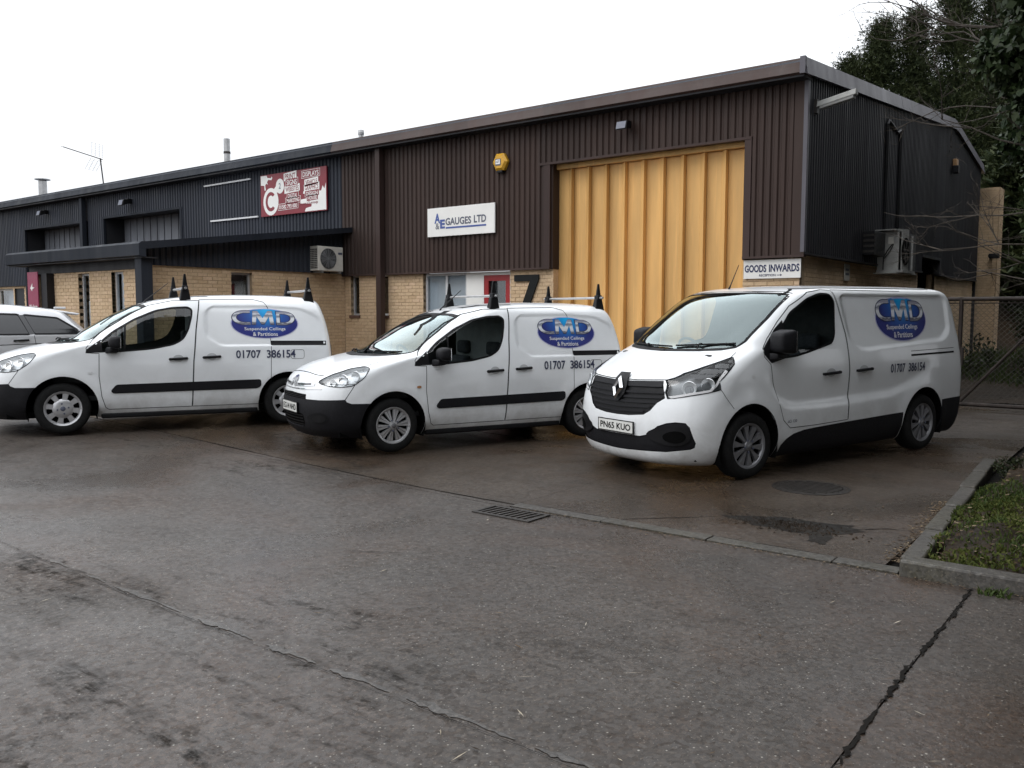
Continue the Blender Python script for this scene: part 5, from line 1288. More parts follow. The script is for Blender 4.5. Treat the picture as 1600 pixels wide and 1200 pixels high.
def headlamp_inside(B, van, reg, sg, poly, bulbs, bowl='reflector'):
    """silvered bowl and bulbs behind the lens"""
    hl = empty('headlight'); hl.parent = van
    o = link(bpy.data.objects.new('lens', pm(B, (reg, sg, 'lens'), reg, (sg,), .002, 0.)), hl)
    if not o.data.materials: o.data.materials.append(MAT['lamp'])
    o = link(bpy.data.objects.new('bowl', pm(B, (reg, sg, 'bowl'), reg, (sg,), -.045, -.047)), hl)
    if not o.data.materials: o.data.materials.append(MAT[bowl])
    for x, z, r, mt in bulbs:
        c = B.side(x, z, -.03, sg); n = Vector((.86, .5*sg, .1)).normalized(); t = n.orthogonal().normalized(); b = n.cross(t)
        m = MB(); 
        def ring(rad, d): return [c+n*d+(t*math.cos(a)+b*math.sin(a))*rad for a in np.linspace(0, 2*math.pi, 20, endpoint=False)]
        R_ = [ring(r, .012), ring(r*.93, .018), ring(r*.86, .010), ring(r*.45, -.03), ring(.004, -.034)]
        m.add([p for q in R_ for p in q], [(i*20+k, i*20+(k+1)%20, (i+1)*20+(k+1)%20, (i+1)*20+k) for i in range(4) for k in range(20)])
        m.build('bulb_bowl', mt, hl, smooth_ang=60)
    B.ribbon('lens_edge', MAT['gap'], hl, poly, .008, closed=True, sg=sg, off=.003)
    return hl
def cabin(B, van, dash, floor, seats, bulk, wheel, half):
    x0, x1, z0, z1 = dash
    m = MB(); m.hexa([(x1,-half,z0),(x0,-half*.9,z0),(x0,half*.9,z0),(x1,half,z0),(x1+.06,-half*.96,z1-.10),(x0,-half*.80,z1),(x0,half*.80,z1),(x1+.06,half*.96,z1-.10)]); m.build('dashboard', MAT['cabin'], van, bevel=.03, smooth_ang=60)
    MB().box(bulk, x0, -half, half, floor-.06, floor).build('cab_floor', MAT['cabin'], van)
    seat_set(van, *seats); steering(van, *wheel)
def number_plate(B, van, y0, y1, z0, z1, txt, x, tilt=0.):
    pl = empty('number_plate'); pl.parent = van
    MB().box(x-.012, x, y0, y1, z0, z1).build('plate', MAT['plate'], pl, bevel=.003)
    flat_text('lettering', txt, MAT['void'], pl, (x+.002, y0+.03, z0+.022), (0,1,0), (0,0,1), y1-y0-.06, z1-z0-.044, .020)
    m = MB(); 
    for a, b, c, d in ((y0-.008,y1+.008,z0-.008,z0),(y0-.008,y1+.008,z1,z1+.008),(y0-.008,y0,z0,z1),(y1,y1+.008,z0,z1)): m.box(x-.014,x+.001,a,b,c,d)
    m.build('surround', MAT['black'], pl)

def mirror(B, van, x, z, sg, w, h, d, reach):
    """door mirror: arm from the skin, a rounded shell, its glass to the rear"""
    mi = empty('door_mirror'); mi.parent = van; a = B.side(x, z-.02, -.01, sg)
    b = a+Vector((-.02, reach*sg, .03))
    m = MB(); m.hexa([(a.x+.09,a.y,a.z-.06),(a.x-.05,a.y,a.z-.06),(b.x-.05,b.y,b.z-.07),(b.x+.05,b.y,b.z-.07),(a.x+.07,a.y,a.z+.02),(a.x-.05,a.y,a.z+.02),(b.x-.05,b.y,b.z-.01),(b.x+.05,b.y,b.z-.01)]); m.build('arm', MAT['bumper'], mi, bevel=.012, smooth_ang=50)
    c = Vector((b.x, b.y, b.z+h/2-.03))
    m = MB(); m.hexa([(c.x-d/2,c.y-w/2,c.z-h/2),(c.x+d/2,c.y-w*.36,c.z-h*.38),(c.x+d/2,c.y+w*.36,c.z-h*.38),(c.x-d/2,c.y+w/2,c.z-h/2),(c.x-d/2,c.y-w/2,c.z+h/2),(c.x+d/2,c.y-w*.34,c.z+h*.36),(c.x+d/2,c.y+w*.34,c.z+h*.36),(c.x-d/2,c.y+w/2,c.z+h/2)]); m.build('shell', MAT['bumper'], mi, bevel=.04, smooth_ang=60)
    MB().box(c.x-d/2-.006, c.x-d/2+.002, c.y-w*.42, c.y+w*.42, c.z-h*.42, c.z+h*.42).build('mirror_glass', MAT['chrome'], mi); return mi

def wiper(B, van, a, b, pv):
    """wiper from pivot pv to blade a-b, points in (y,z) on the screen"""
    w = empty('wiper'); w.parent = van; p, q, r = B.front(*a, .012), B.front(*b, .012), B.front(*pv, .02)
    mid = B.front((a[0]+b[0])/2, (a[1]+b[1])/2, .012)
    m = MB(); m.tube([p, mid, q], .010, 6); m.build('blade', MAT['seal'], w); m = MB(); m.tube([r, (r+mid)/2+Vector((.015,0,.02)), mid+Vector((.01,0,.01))], .010, 6); m.build('arm', MAT['black'], w)

def small_van(name, pose, label, wheel, rim, plate, spin, emblem, rack_tilt=0):
    B = sv; P = MAT['paint']; van = empty(name, pose[0], 0, label, 'van', 'white company vans parked in a row'); van.rotation_euler = (0, pose[2], pose[1])
    put(B, van, 'body', None, (1,-1), P)
    put(B, van, 'windscreen', 'windscreen', (1,-1), MAT['wscreen'], -.003)
    put(B, van, 'bumper', 'bumper', (1,-1), MAT['bumper'], .004, .02)
    put(B, van, 'upper_grille', 'grille', (1,-1), MAT['void'], -.02)
    put(B, van, 'lower_grille', 'lower_grille', (1,-1), MAT['void'], -.012)
    for k in range(3): B.ribbon('grille_slat', MAT['black'], van, [(-.39,.632+k*.018),(0,.634+k*.018),(.39,.632+k*.018)], .007, 'front', .001)
    for k in range(4): B.ribbon('grille_slat', MAT['black'], van, [(-.34,.325+k*.034),(0,.322+k*.034),(.34,.325+k*.034)], .013, 'front', .002)
    for sg in (1, -1):
        d = put(B, van, 'door', 'door', (sg,), P); sl = put(B, van, 'sliding_door', 'sliding_door', (sg,), P)
        g = put(B, van, 'side_window', 'side_glass', (sg,), MAT['vglass'], -.004)
        B.ribbon('window_seal', MAT['seal'], g, SV_WIN, .022, closed=True, sg=sg)
        B.patch('mirror_panel', MAT['black'], g, [(-.262,.988),(-.27,1.03),(-.36,1.10),(-.44,1.155),(-.45,1.00)], .002, sg=sg)
        B.ribbon('quarter_bar', MAT['seal'], g, [(-.70,1.01),(-.72,1.33)], .022, sg=sg)
        B.ribbon('shut_line', MAT['gap'], d, SV_DOOR, .007, closed=True, sg=sg); B.ribbon('shut_line', MAT['gap'], sl, SV_SLIDE, .007, closed=True, sg=sg)
        ST = rounded([(-.54,.515),(-.60,.585),(-2.355,.607),(-2.355,.53),(-2.31,.505),(-.565,.492)], .02, 2)
        rs = B.patch('rubbing_strip', MAT['bumper'], van, ST, .012, sg=sg); B.ribbon('strip_edge', MAT['seal'], rs, ST, .018, closed=True, sg=sg, off=.007)
        B.patch('slide_rail', MAT['black'], van, [(-2.512,1.065),(-2.512,1.128),(-3.26,1.124),(-3.26,1.064)], .003, sg=sg)
        handle(B, van, -1.33, .905, sg, .21, d); handle(B, van, -1.74, .922, sg, .21, sl)
        B.patch('side_repeater', MAT['amber'] if emblem == 'b' else MAT['reflector'], van, ell(-.31,.745,.030,.016,16), .005, sg=sg)
        mirror(B, van, -.56, 1.06, sg, .22, .17, .13, .10)
        headlamp_inside(B, van, 'headlight', sg, SV_LAMP, [(.43,.90,.06,MAT['reflector']),(.56,.86,.065,MAT['chrome']),(.66,.825,.045,MAT['reflector'])])
        B.ribbon('lamp_divider', MAT['gap'], van, [(.75,.80),(.60,.795),(.45,.80)], .006, sg=sg, off=.004)
        B.patch('fog_surround', MAT['seal'], van, ell(.79,.415,.075,.062,20), .010, sg=sg); B.patch('fog_lamp', MAT['black'], van, ell(.785,.412,.048,.042,18), .014, sg=sg)
        arch_liner(van, 0, .315, .40, .42, .87, sg); arch_liner(van, -SV_WB, .315, .40, .42, .87, sg)
        B.patch('tail_light', MAT['redlamp'], van, [(-3.40,.66),(-3.36,.86),(-3.345,1.06),(-3.425,1.06),(-3.44,.66)], .005, sg=sg)
        B.ribbon('roof_joint', MAT['gap'], van, [(-.45,1.335),(-.62,1.455),(-.85,1.57),(-1.10,1.655),(-1.40,1.697),(-1.75,1.710)], .006, sg=sg)
        B.ribbon('rear_shut_line', MAT['gap'], van, [(-3.24,1.69),(-3.30,1.48),(-3.335,1.2),(-3.35,.9),(-3.36,.45)], .007, sg=sg)
        B.ribbon('wing_joint', MAT['gap'], van, [(.46,.79),(.52,.70),(.565,.632)], .006, sg=sg)
        B.ribbon('fuel_flap' if sg > 0 else 'panel_joint', MAT['gap'], van, rounded([(-2.77,1.005),(-2.95,1.005),(-2.95,.885),(-2.77,.885)], .03, 3), .005, closed=True, sg=sg)
        add_wheel(van, 0, .765, .315, wheel, rim, sg, spin=spin); add_wheel(van, -SV_WB, .765, .315, wheel, rim, sg, spin=spin+.3)
    # bonnet joints and chrome bar
    B.ribbon('bonnet_joint', MAT['gap'], van, [(-.53,.885),(-.42,.888),(-.2,.905),(0,.908),(.2,.905),(.42,.888),(.53,.885)], .006, 'front')
    for s2 in (1, -1):
        B.ribbon('bonnet_joint', MAT['gap'], van, [(.28,.76*s2),(.0,.775*s2),(-.16,.77*s2)], .006, 'top')
        B.ribbon('chrome_bar', MAT['chrome'], van, [(.06*s2,.765),(.30*s2,.775),(.50*s2,.79)], .035, 'front', .006)
        B.ribbon('bar_slot', MAT['black'], van, [(.14*s2,.772),(.30*s2,.778),(.44*s2,.788)], .014, 'front', .009)
        B.ribbon('chrome_bar', MAT['chrome'], van, [(.0*s2,.722),(.30*s2,.728),(.62*s2,.745)], .012, 'front', .006)
    if emblem == 'b':
        for z in (.775, .825): B.ribbon('emblem', MAT['chrome'], van, [(-.085,z-.02),(0,z+.03),(.085,z-.02)], .03, 'front', .014)
    else: B.patch('emblem', MAT['chrome'], van, ell(0,.80,.05,.06,16), .012, 'front')
    B.ribbon('screen_seal', MAT['seal'], van, [(-p[0],p[1]) for p in SV_SCR[::-1]]+SV_SCR, .022, 'front', .001, closed=True)
    wiper(B, van, (-.62,1.125),(.02,1.118),(-.30,1.105)); wiper(B, van, (.05,1.125),(.66,1.135),(.36,1.105))
    number_plate(B, van, -.26, .26, .455, .565, plate, .938)
    MB().box(.60,-3.40,-.74,.74,.20,.27).build('underbody', MAT['void'], van); MB().box(-.42,-2.33,-.82,.82,.17,.24).build('sill_underside', MAT['black'], van, bevel=.02)
    cabin(B, van, (.10,-.50,.60,1.07), .45, (-1.30,(-.40,.40),.52,.52), -1.62, (-.72,-.40,1.02), .72)
    MB().box(-1.66,-1.62,-.70,.70,.45,1.55).build('bulkhead', MAT['bulkhead'], van)
    rk = empty('roof_rack'); rk.parent = van
    for x in (-1.46, -3.08):
        bz = 1.815
        m = MB(); m.tube([(x,-.70,bz),(x,.70,bz)], .016, 10); m.build('bar', MAT['steel'], rk)
        for sg in (1, -1):
            f = B.top(x, .60*sg, 0); 
            m = MB(); m.hexa([(x-.075,f.y-.05,f.z-.02),(x+.075,f.y-.05,f.z-.02),(x+.075,f.y+.05,f.z-.05),(x-.075,f.y+.05,f.z-.05),(x-.045,f.y-.03,bz-.01),(x+.045,f.y-.03,bz-.01),(x+.045,f.y+.03,bz-.01),(x-.045,f.y+.03,bz-.01)]); m.build('foot', MAT['black'], rk, bevel=.012)
            MB().box(x-.035,x+.035,f.y-.045,f.y+.045,bz-.03,bz+.035).build('clamp', MAT['bumper'], rk, bevel=.01)
            m = MB(); m.hexa([(x-.034,f.y-.016,bz+.02),(x+.034,f.y-.016,bz+.02),(x+.034,f.y+.016,bz+.02),(x-.034,f.y+.016,bz+.02),(x-.012,f.y-.012,bz+.185),(x+.012,f.y-.012,bz+.185),(x+.012,f.y+.012,bz+.185),(x-.012,f.y+.012,bz+.185)]); m.build('load_stop', MAT['black'], rk, bevel=.006)
    m = MB(); r0 = B.top(-1.02, 0, 0); m.tube([r0, r0+Vector((-.02,0,.03)), r0+Vector((-.30,0,.26))], [.014,.008,.004], 6); m.build('aerial', MAT['black'], van)
    company_livery(B, van, -2.448, 1.358, .443, .197, -2.045, .898, .785, .108)
    return van
small_van('panel_van', POSE_S, 'small white van at left with roof rack, round holed wheel trims and CMD badge', 'steel8', MAT['trim_silver'], 'EA14 VLC', .2, 'a')
small_van('panel_van', POSE_M, 'small white van in the middle with many slotted wheel trims and CMD badge', 'slot', MAT['trim_silver'], 'EG14 NHD', .1, 'b')

# ================================================================== LARGE VAN
B = lv; P = MAT['paint']
lv.cut([(.43*math.cos(t), .335+.43*math.sin(t)) for t in np.linspace(-.35, math.pi+.35, 30)]+[(-.45,.05),(.45,.05)])
lv.cut([(-LV_WB+.43*math.cos(t), .335+.43*math.sin(t)) for t in np.linspace(-.35, math.pi+.35, 30)]+[(-LV_WB-.45,.05),(-LV_WB+.45,.05)])
lv.cut(LV_WIN, name='side_glass'); lv.cut(LV_SCR, 'front', 'windscreen', lim=lambda c: c.x > -1.2)
lv.cut(LV_LAMP, name='headlight', lim=lambda c: c.y > .3); lv.cut(LV_GRI, 'front', 'grille', lim=lambda c: c.x > .3); lv.cut(LV_LOWER, 'front', 'lower_insert', lim=lambda c: c.x > .3)
LV_SILL = [(-.45,.10),(-.50,.30),(-.58,.36),(-.69,.405),(-.85,.432),(-1.05,.443),(-1.56,.462),(-2.66,.492),(-2.66,.10)]
lv.cut(LV_SILL, name='sill'); lv.cut([(-3.52,.10),(-3.49,.59),(-4.2,.61),(-4.2,.10)], name='rear_bumper')
LV_DOOR = [(-.30,1.14),(-.33,.95),(-.42,.75),(-.50,.56),(-.62,.47),(-1.04,.47),(-1.595,.485),(-1.592,.70),(-1.60,1.02),(-1.575,1.415),(-1.46,1.90),(-1.30,1.905),(-1.05,1.875),(-.72,1.73),(-.50,1.57),(-.30,1.40),(-.21,1.30),(-.21,1.22)]
LV_SLIDE = [(-1.605,.488),(-2.65,.515),(-2.72,.62),(-2.80,.75),(-2.80,1.15),(-2.79,1.90),(-1.475,1.905),(-1.585,1.415),(-1.61,1.02),(-1.602,.70)]
lv.cut(LV_DOOR, name='door', lim=lambda c: c.y > .5); lv.cut(LV_SLIDE, name='sliding_door', lim=lambda c: c.y > .5)
van = empty('panel_van', POSE_L[0], 0, 'large white van at right with dark grille, diamond badge and PN65 KUO plate', 'van', 'white company vans parked in a row'); van.rotation_euler = (0, POSE_L[2], POSE_L[1])
put(B, van, 'body', None, (1,-1), P); put(B, van, 'windscreen', 'windscreen', (1,-1), MAT['wscreen'], -.003)
put(B, van, 'grille', 'grille', (1,-1), MAT['black'], -.012); put(B, van, 'lower_insert', 'lower_insert', (1,-1), MAT['bumper'], -.012)
put(B, van, 'rear_bumper', 'rear_bumper', (1,-1), MAT['bumper'], .004, .02)
for k in range(5):
    z = .685+k*.048; h = (.36,.43,.50,.545,.56)[k]
    B.ribbon('grille_slat', MAT['bumper'], van, [(-h,z+.012),(-h*.4,z),(0,z-.004),(h*.4,z),(h,z+.012)], .022, 'front', .004+.004*(k > 2))
B.ribbon('grille_top', MAT['bumper'], van, [(-.52,.965),(-.1,.955),(.1,.955),(.52,.965)], .05, 'front', .008)
# diamond badge on its shield
bd = empty('badge'); bd.parent = van
sh = [(-.075,1.045),(.075,1.045),(.105,.93),(.09,.85),(.02,.775),(-.02,.775),(-.09,.85),(-.105,.93)]; B.patch('shield', MAT['black'], bd, sh, .022, 'front')
dm = lambda a, b, c: [(0,c+b),(a,c),(0,c-b),(-a,c)]
def lozenge():
    o, i = dm(.072,.118,.912), dm(.030,.058,.912); c = B.front(0,.912,.04).x; V = []; F = []
    for (y, z) in o: V.append((c+.0-(z-.912)*.35,y,z))
    for (y, z) in i: V.append((c+.012-(z-.912)*.35,y,z))
    for (y, z) in [( (a[0]+b[0])/2, (a[1]+b[1])/2) for a, b in zip(o, i)]: V.append((c+.026-(z-.912)*.35,y,z))
    for k in range(4): j = (k+1)%4; F += [(k,j,8+j,8+k),(8+k,8+j,4+j,4+k)]
    me = bpy.data.meshes.new('lozenge'); me.from_pydata(V, [], F); return mesh_obj('lozenge', me, MAT['chrome'], bd)
lozenge()
for sg in (1, -1):
    put(B, van, 'sill', 'sill', (sg,), MAT['bumper'], -.006)
    d = put(B, van, 'door', 'door', (sg,), P); sl = put(B, van, 'sliding_door', 'sliding_door', (sg,), P)
    g = put(B, van, 'side_window', 'side_glass', (sg,), MAT['vglass'], -.004)
    B.ribbon('window_seal', MAT['seal'], g, LV_WIN, .022, closed=True, sg=sg); B.patch('mirror_panel', MAT['black'], g, LV_TRI, .003, sg=sg)
    B.ribbon('shut_line', MAT['gap'], d, LV_DOOR, .007, closed=True, sg=sg); B.ribbon('shut_line', MAT['gap'], sl, LV_SLIDE[5:]+LV_SLIDE[:1], .007, sg=sg)
    B.ribbon('slide_rail', MAT['seal'], van, [(-2.81,1.152),(-3.76,1.165)], .022, sg=sg); B.ribbon('panel_joint', MAT['gap'], van, [(-2.81,1.20),(-3.76,1.215)], .006, sg=sg)
    handle(B, van, -1.28, 1.012, sg, .27, d); handle(B, van, -1.87, 1.024, sg, .26, sl)
    B.patch('side_repeater', MAT['reflector'], van, ell(-.03,1.034,.030,.016,16), .005, sg=sg)
    mirror(B, van, -.36, 1.26, sg, .25, .26, .20, .09)
    headlamp_inside(B, van, 'headlight', sg, LV_LAMP, [(.67,.94,.075,MAT['reflector']),(.52,.975,.070,MAT['reflector'])], 'lampgrey')
    B.ribbon('daylight_strip', MAT['upvc'], van, [(.79,.846),(.675,.884),(.52,.915),(.46,.965),(.40,1.03),(.30,1.10)], .020, sg=sg, off=.0035)
    B.patch('lamp_mask', MAT['black'], van, [(.60,1.065),(.437,1.122),(.15,1.215),(.20,1.165),(.33,1.075),(.45,1.035),(.60,1.02)], .003, sg=sg)
    B.patch('fog_surround', MAT['black'], van, ell(.80,.475,.10,.10,20), .004, sg=sg); B.patch('fog_lamp', MAT['void'], van, ell(.79,.465,.058,.060,18), .009, sg=sg)
    B.ribbon('wing_joint', MAT['gap'], van, [(.418,.922),(.36,.84),(.30,.775),(.26,.73)], .006, sg=sg)
    B.ribbon('roof_joint', MAT['gap'], van, [(-.75,1.845),(-1.0,1.915),(-1.4,1.925),(-2.7,1.93),(-3.5,1.93)], .007, sg=sg)
    B.ribbon('rear_shut_line', MAT['gap'], van, [(-3.86,1.86),(-3.93,1.5),(-3.97,1.0),(-3.98,.62)], .007, sg=sg)
    arch_liner(van, 0, .335, .435, .45, .94, sg); arch_liner(van, -LV_WB, .335, .435, .45, .94, sg)
    add_wheel(van, 0, .838, .337, 'ten', MAT['trim_dull_shaded'], sg, spin=.15, turn=-.03); add_wheel(van, -LV_WB, .838, .337, 'ten', MAT['trim_dull_shaded'], sg, spin=.5)
    MB().box(-3.80,-3.76,.955*sg-.02,.955*sg+.02,.82,1.2).build('rear_hinge', MAT['black'], van) if False else None
    B.patch('tail_light', MAT['redlamp'], van, [(-3.985,.75),(-3.97,1.15),(-4.02,1.15),(-4.03,.75)], .004, sg=sg)
B.letter('lettering', 'dCi 120', MAT['slate'], van, -.57, .525, .15, .03, .003, .01)
B.ribbon('screen_seal', MAT['seal'], van, [(-p[0],p[1]) for p in LV_SCR[::-1]]+LV_SCR, .026, 'front', .001, closed=True)
for s2 in (1, -1): B.ribbon('bonnet_joint', MAT['gap'], van, [(.62,.655*s2),(.44,.74*s2),(.16,.815*s2),(.06,.80*s2)], .006, 'top')
B.ribbon('bonnet_joint', MAT['gap'], van, [(-.53,1.01),(-.2,.995),(.2,.995),(.53,1.01)], .008, 'front')
wiper(B, van, (-.66,1.31),(.06,1.30),(-.28,1.285)); wiper(B, van, (.10,1.31),(.72,1.345),(.42,1.285))
number_plate(B, van, -.26, .26, .462, .573, 'PN65 KUO', .949)
MB().box(.62,-3.95,-.80,.80,.22,.30).build('underbody', MAT['void'], van)
cabin(B, van, (.28,-.40,.70,1.25), .55, (-1.22,(-.50,.0,.50),.62,.60), -1.62, (-.66,-.50,1.20), .82)
MB().box(-1.66,-1.62,-.80,.80,.5,1.80).build('bulkhead', MAT['cabin'], van); MB().box(-.30,-.02,.15,.45,1.252,1.262).build('paper', MAT['white'], van)
m = MB(); r0 = B.top(-.95, -.2, 0); m.tube([r0, r0+Vector((-.03,0,.05)), r0+Vector((-.16,0,.28))], [.014,.007,.004], 6); m.build('aerial', MAT['black'], van)
company_livery(B, van, -2.729, 1.578, .517, .256, -2.385, .962, .715, .103)

# ================================================================== SILVER CAR
SU_T = [(.22,.74,-3.36,.80,.55,.3),(.32,.84,-3.44,.865,.55,.3),(.48,.88,-3.48,.895,.55,.28),(.68,.88,-3.48,.905,.55,.26),(.84,.82,-3.45,.905,.58,.24),(.94,.66,-3.43,.900,.6,.22),(1.00,.36,-3.41,.894,.6,.22),
 (1.05,.0,-3.39,.886,.55,.22),(1.09,-.26,-3.36,.872,.5,.22),(1.18,-.45,-3.27,.845,.48,.22),(1.28,-.66,-3.17,.808,.48,.22),(1.38,-.88,-3.07,.765,.48,.22),(1.45,-1.06,-2.99,.728,.48,.24),(1.50,-1.22,-2.88,.69,.48,.3),(1.54,-1.38,-2.66,.63,.48,.4),(1.575,-1.58,-2.34,.52,.4,.5),(1.595,-1.8,-2.1,.3,.15,.15),(1.60,-1.93,-1.97,.03,.02,.02)]
su = Body(SU_T, [arch_disp(0,.36,.44,.02,.10), arch_disp(-2.66,.36,.44,.02,.10)], nz=70, ns=90)
for cx in (0, -2.66): su.cut([(cx+.42*math.cos(t), .36+.42*math.sin(t)) for t in np.linspace(-.35, math.pi+.35, 26)]+[(cx-.44,.05),(cx+.44,.05)])
SU_W1 = rounded([(-.42,1.075),(-.95,1.36),(-1.12,1.40),(-1.36,1.425),(-1.36,1.075)], .03, 2); SU_W2 = rounded([(-1.42,1.075),(-1.42,1.428),(-1.9,1.43),(-2.20,1.42),(-2.36,1.075)], .03, 2); SU_W3 = rounded([(-2.42,1.08),(-2.27,1.415),(-2.80,1.36),(-3.18,1.10),(-3.16,1.08)], .03, 2)
for w in (SU_W1, SU_W2, SU_W3): su.cut(w, name='side_glass')
su.cut([(-.01,1.10),(.66,1.12),(.72,1.15),(.60,1.46),(-.01,1.50)], 'front', 'windscreen', lim=lambda c: c.x > -1.4)
su.cut([(-.35,.30),(-.35,.42),(-2.24,.42),(-2.24,.1),(-.35,.1)], name='sill')
car = empty('parked_car', (-17.35,4.75,gz(-17.35,4.75)), 0, 'silver estate car with dark windows behind the left van', 'car'); car.rotation_euler = (0, 0, math.radians(253))
B = su; S = MAT['silver']
put(B, car, 'body', None, (1,-1), S); put(B, car, 'windscreen', 'windscreen', (1,-1), MAT['privacy'])
for sg in (1, -1):
    put(B, car, 'side_window', 'side_glass', (sg,), MAT['privacy'], -.002); put(B, car, 'sill', 'sill', (sg,), MAT['bumper'], .003)
    for w in (SU_W1, SU_W2, SU_W3): B.ribbon('window_seal', MAT['seal'], car, w, .03, closed=True, sg=sg)
    B.patch('pillar_trim', MAT['privacy'], car, [(-1.35,1.07),(-1.35,1.42),(-1.43,1.425),(-1.43,1.07)], .003, sg=sg)
    B.patch('pillar_trim', MAT['privacy'], car, [(-2.35,1.075),(-2.20,1.41),(-2.28,1.41),(-2.43,1.075)], .003, sg=sg)
    B.ribbon('shut_line', MAT['gap'], car, [(-1.40,1.06),(-1.41,.7),(-1.41,.42)], .008, sg=sg); B.ribbon('shut_line', MAT['gap'], car, [(-2.42,1.06),(-2.44,.9),(-2.30,.70),(-2.22,.55)], .008, sg=sg)
    B.ribbon('crease_shade', MAT['gap'], car, [(-.4,.86),(-1.5,.885),(-3.0,.93)], .012, sg=sg)  # flat dark ribbon paints the shade of the body crease
    handle(B, car, -1.25, .965, sg, .22); handle(B, car, -2.22, .975, sg, .22)
    B.patch('tail_light', MAT['redlamp'], car, [(-3.22,.88),(-3.20,1.0),(-3.42,.98),(-3.44,.88)], .004, sg=sg)
    arch_liner(car, 0, .36, .425, .45, .88, sg); arch_liner(car, -2.66, .36, .425, .45, .88, sg)
    add_wheel(car, 0, .79, .36, 'suv', MAT['trim_silver'], sg); add_wheel(car, -2.66, .79, .36, 'suv', MAT['trim_silver'], sg)
m = MB(); m.hexa([(-2.72,-.62,1.475),(-3.16,-.58,1.405),(-3.16,.58,1.405),(-2.72,.62,1.475),(-2.70,-.60,1.52),(-3.20,-.56,1.44),(-3.20,.56,1.44),(-2.70,.60,1.52)]); m.build('spoiler', S, car, bevel=.015, smooth_ang=40)
MB().box(-3.05,-2.85,-.03,.03,1.52,1.56).build('aerial_fin', S, car, bevel=.012)
MB().box(.6,-3.3,-.75,.75,.24,.32).build('underbody', MAT['void'], car)
# ================================================================== TREES
MAT['conifer'] = leaf_mat('conifer_spray', [(.009,.016,.008),(.016,.027,.011),(.030,.042,.015),(.050,.058,.022)], .7, .12)
MAT['ivy'] = leaf_mat('ivy_leaf', [(.007,.015,.006),(.013,.027,.009),(.022,.040,.013),(.036,.048,.020)], .5, .10)
MAT['bramble'] = leaf_mat('dark_shrub_leaf', [(.008,.013,.006),(.016,.024,.009),(.030,.036,.014)], .5, .1)
def quads_mesh(name, C, A, Bv):
    """leaf shaped faces: centre C, half axes A (length) and Bv (width), arrays n x 3"""
    n = len(C); V = np.stack([C-A, C-A*.15+Bv, C+A, C-A*.15-Bv], 1).reshape(-1, 3)
    me = bpy.data.meshes.new(name); me.vertices.add(4*n); me.vertices.foreach_set('co', V.astype(np.float32).ravel())
    me.loops.add(4*n); me.polygons.add(n); me.loops.foreach_set('vertex_index', np.arange(4*n, dtype=np.int32))
    me.polygons.foreach_set('loop_start', np.arange(0, 4*n, 4, dtype=np.int32)); me.polygons.foreach_set('loop_total', np.full(n, 4, np.int32))
    me.update(calc_edges=True); me.validate(); return me
def unit(a): return a/(np.linalg.norm(a, axis=1, keepdims=True)+1e-9)
def conifer(seed, h, R, nb=260, fat=1., fl=.55, mult=2.2):
    """branches that sweep up and out, each carrying feathery sprays"""
    r = np.random.default_rng(seed); C = []; A = []; Bv = []; wood = MB()
    wood.tube([(0,0,0),(.05,.03,h*.5),(.0,.02,h*.97)], [.28,.15,.02], 8)
    for b in range(nb):
        t = r.uniform(.12, 1.0)**.8; z0 = h*t; rad = R*((1-t)**.62)*r.uniform(.55, 1.12)+.18; a = r.uniform(0, 2*np.pi)
        d = np.array([np.cos(a), np.sin(a), r.uniform(.35, .95)+t*.6]); d /= np.linalg.norm(d); L = rad*1.15
        if b % 4 == 0: wood.tube([(0,0,z0), tuple(np.array([0,0,z0])+d*L*.8)], [.03,.006], 4, cap=False)
        n = int((20+44*L/(R+.2))*mult); s = r.uniform(.2, 1.05, n); base = np.array([0,0,z0])+d*(s*L)[:, None]
        base += r.normal(0, .10+.05*R, (n, 3))*(.5+.6*s[:, None])
        dirs = unit(d+r.normal(0, .45, (n, 3))+np.array([0,0,.25])); ln = r.uniform(.16, .40, n)*(1.15-.4*t)*fl
        w = unit(np.cross(dirs, r.normal(0, 1, (n, 3))))*(ln*r.uniform(.16, .30, n))[:, None]
        for k in range(3):       # three fronds to a spray
            dd = unit(dirs+r.normal(0, .38, (n, 3))); C.append(base+dd*(ln*.5)[:, None]); A.append(dd*(ln*.62)[:, None]); Bv.append(unit(np.cross(dd, r.normal(0, 1, (n, 3))))*(ln*r.uniform(.06, .12, n)*fat)[:, None])
    return wood.mesh('trunk'), quads_mesh('crown', np.concatenate(C), np.concatenate(A), np.concatenate(Bv))
def cam_ground(px, Z):
    lat = (px-800)/F_PX*Z; return (math.sin(YAW)*Z+math.cos(YAW)*lat, math.cos(YAW)*Z-math.sin(YAW)*lat)
CON = [conifer(11, 16, 2.3, 420), conifer(23, 16, 2.0, 400)]
for me in (CON[0][0], CON[1][0]): me.materials.append(MAT['bark'])
for me in (CON[0][1], CON[1][1]): me.materials.append(MAT['conifer'])
labs = ['short dark conifer leftmost behind the gable roof', 'slim conifer second from the left above the gable roof', 'pointed conifer third from the left above the gable roof', 'tallest feathery conifer above the middle of the gable', 'leaning topped conifer right of the tallest one', 'dark conifer above the end of the gable ridge', 'shaded conifer half hidden by bare branches', 'rear conifer mostly behind the ivy clad tree']
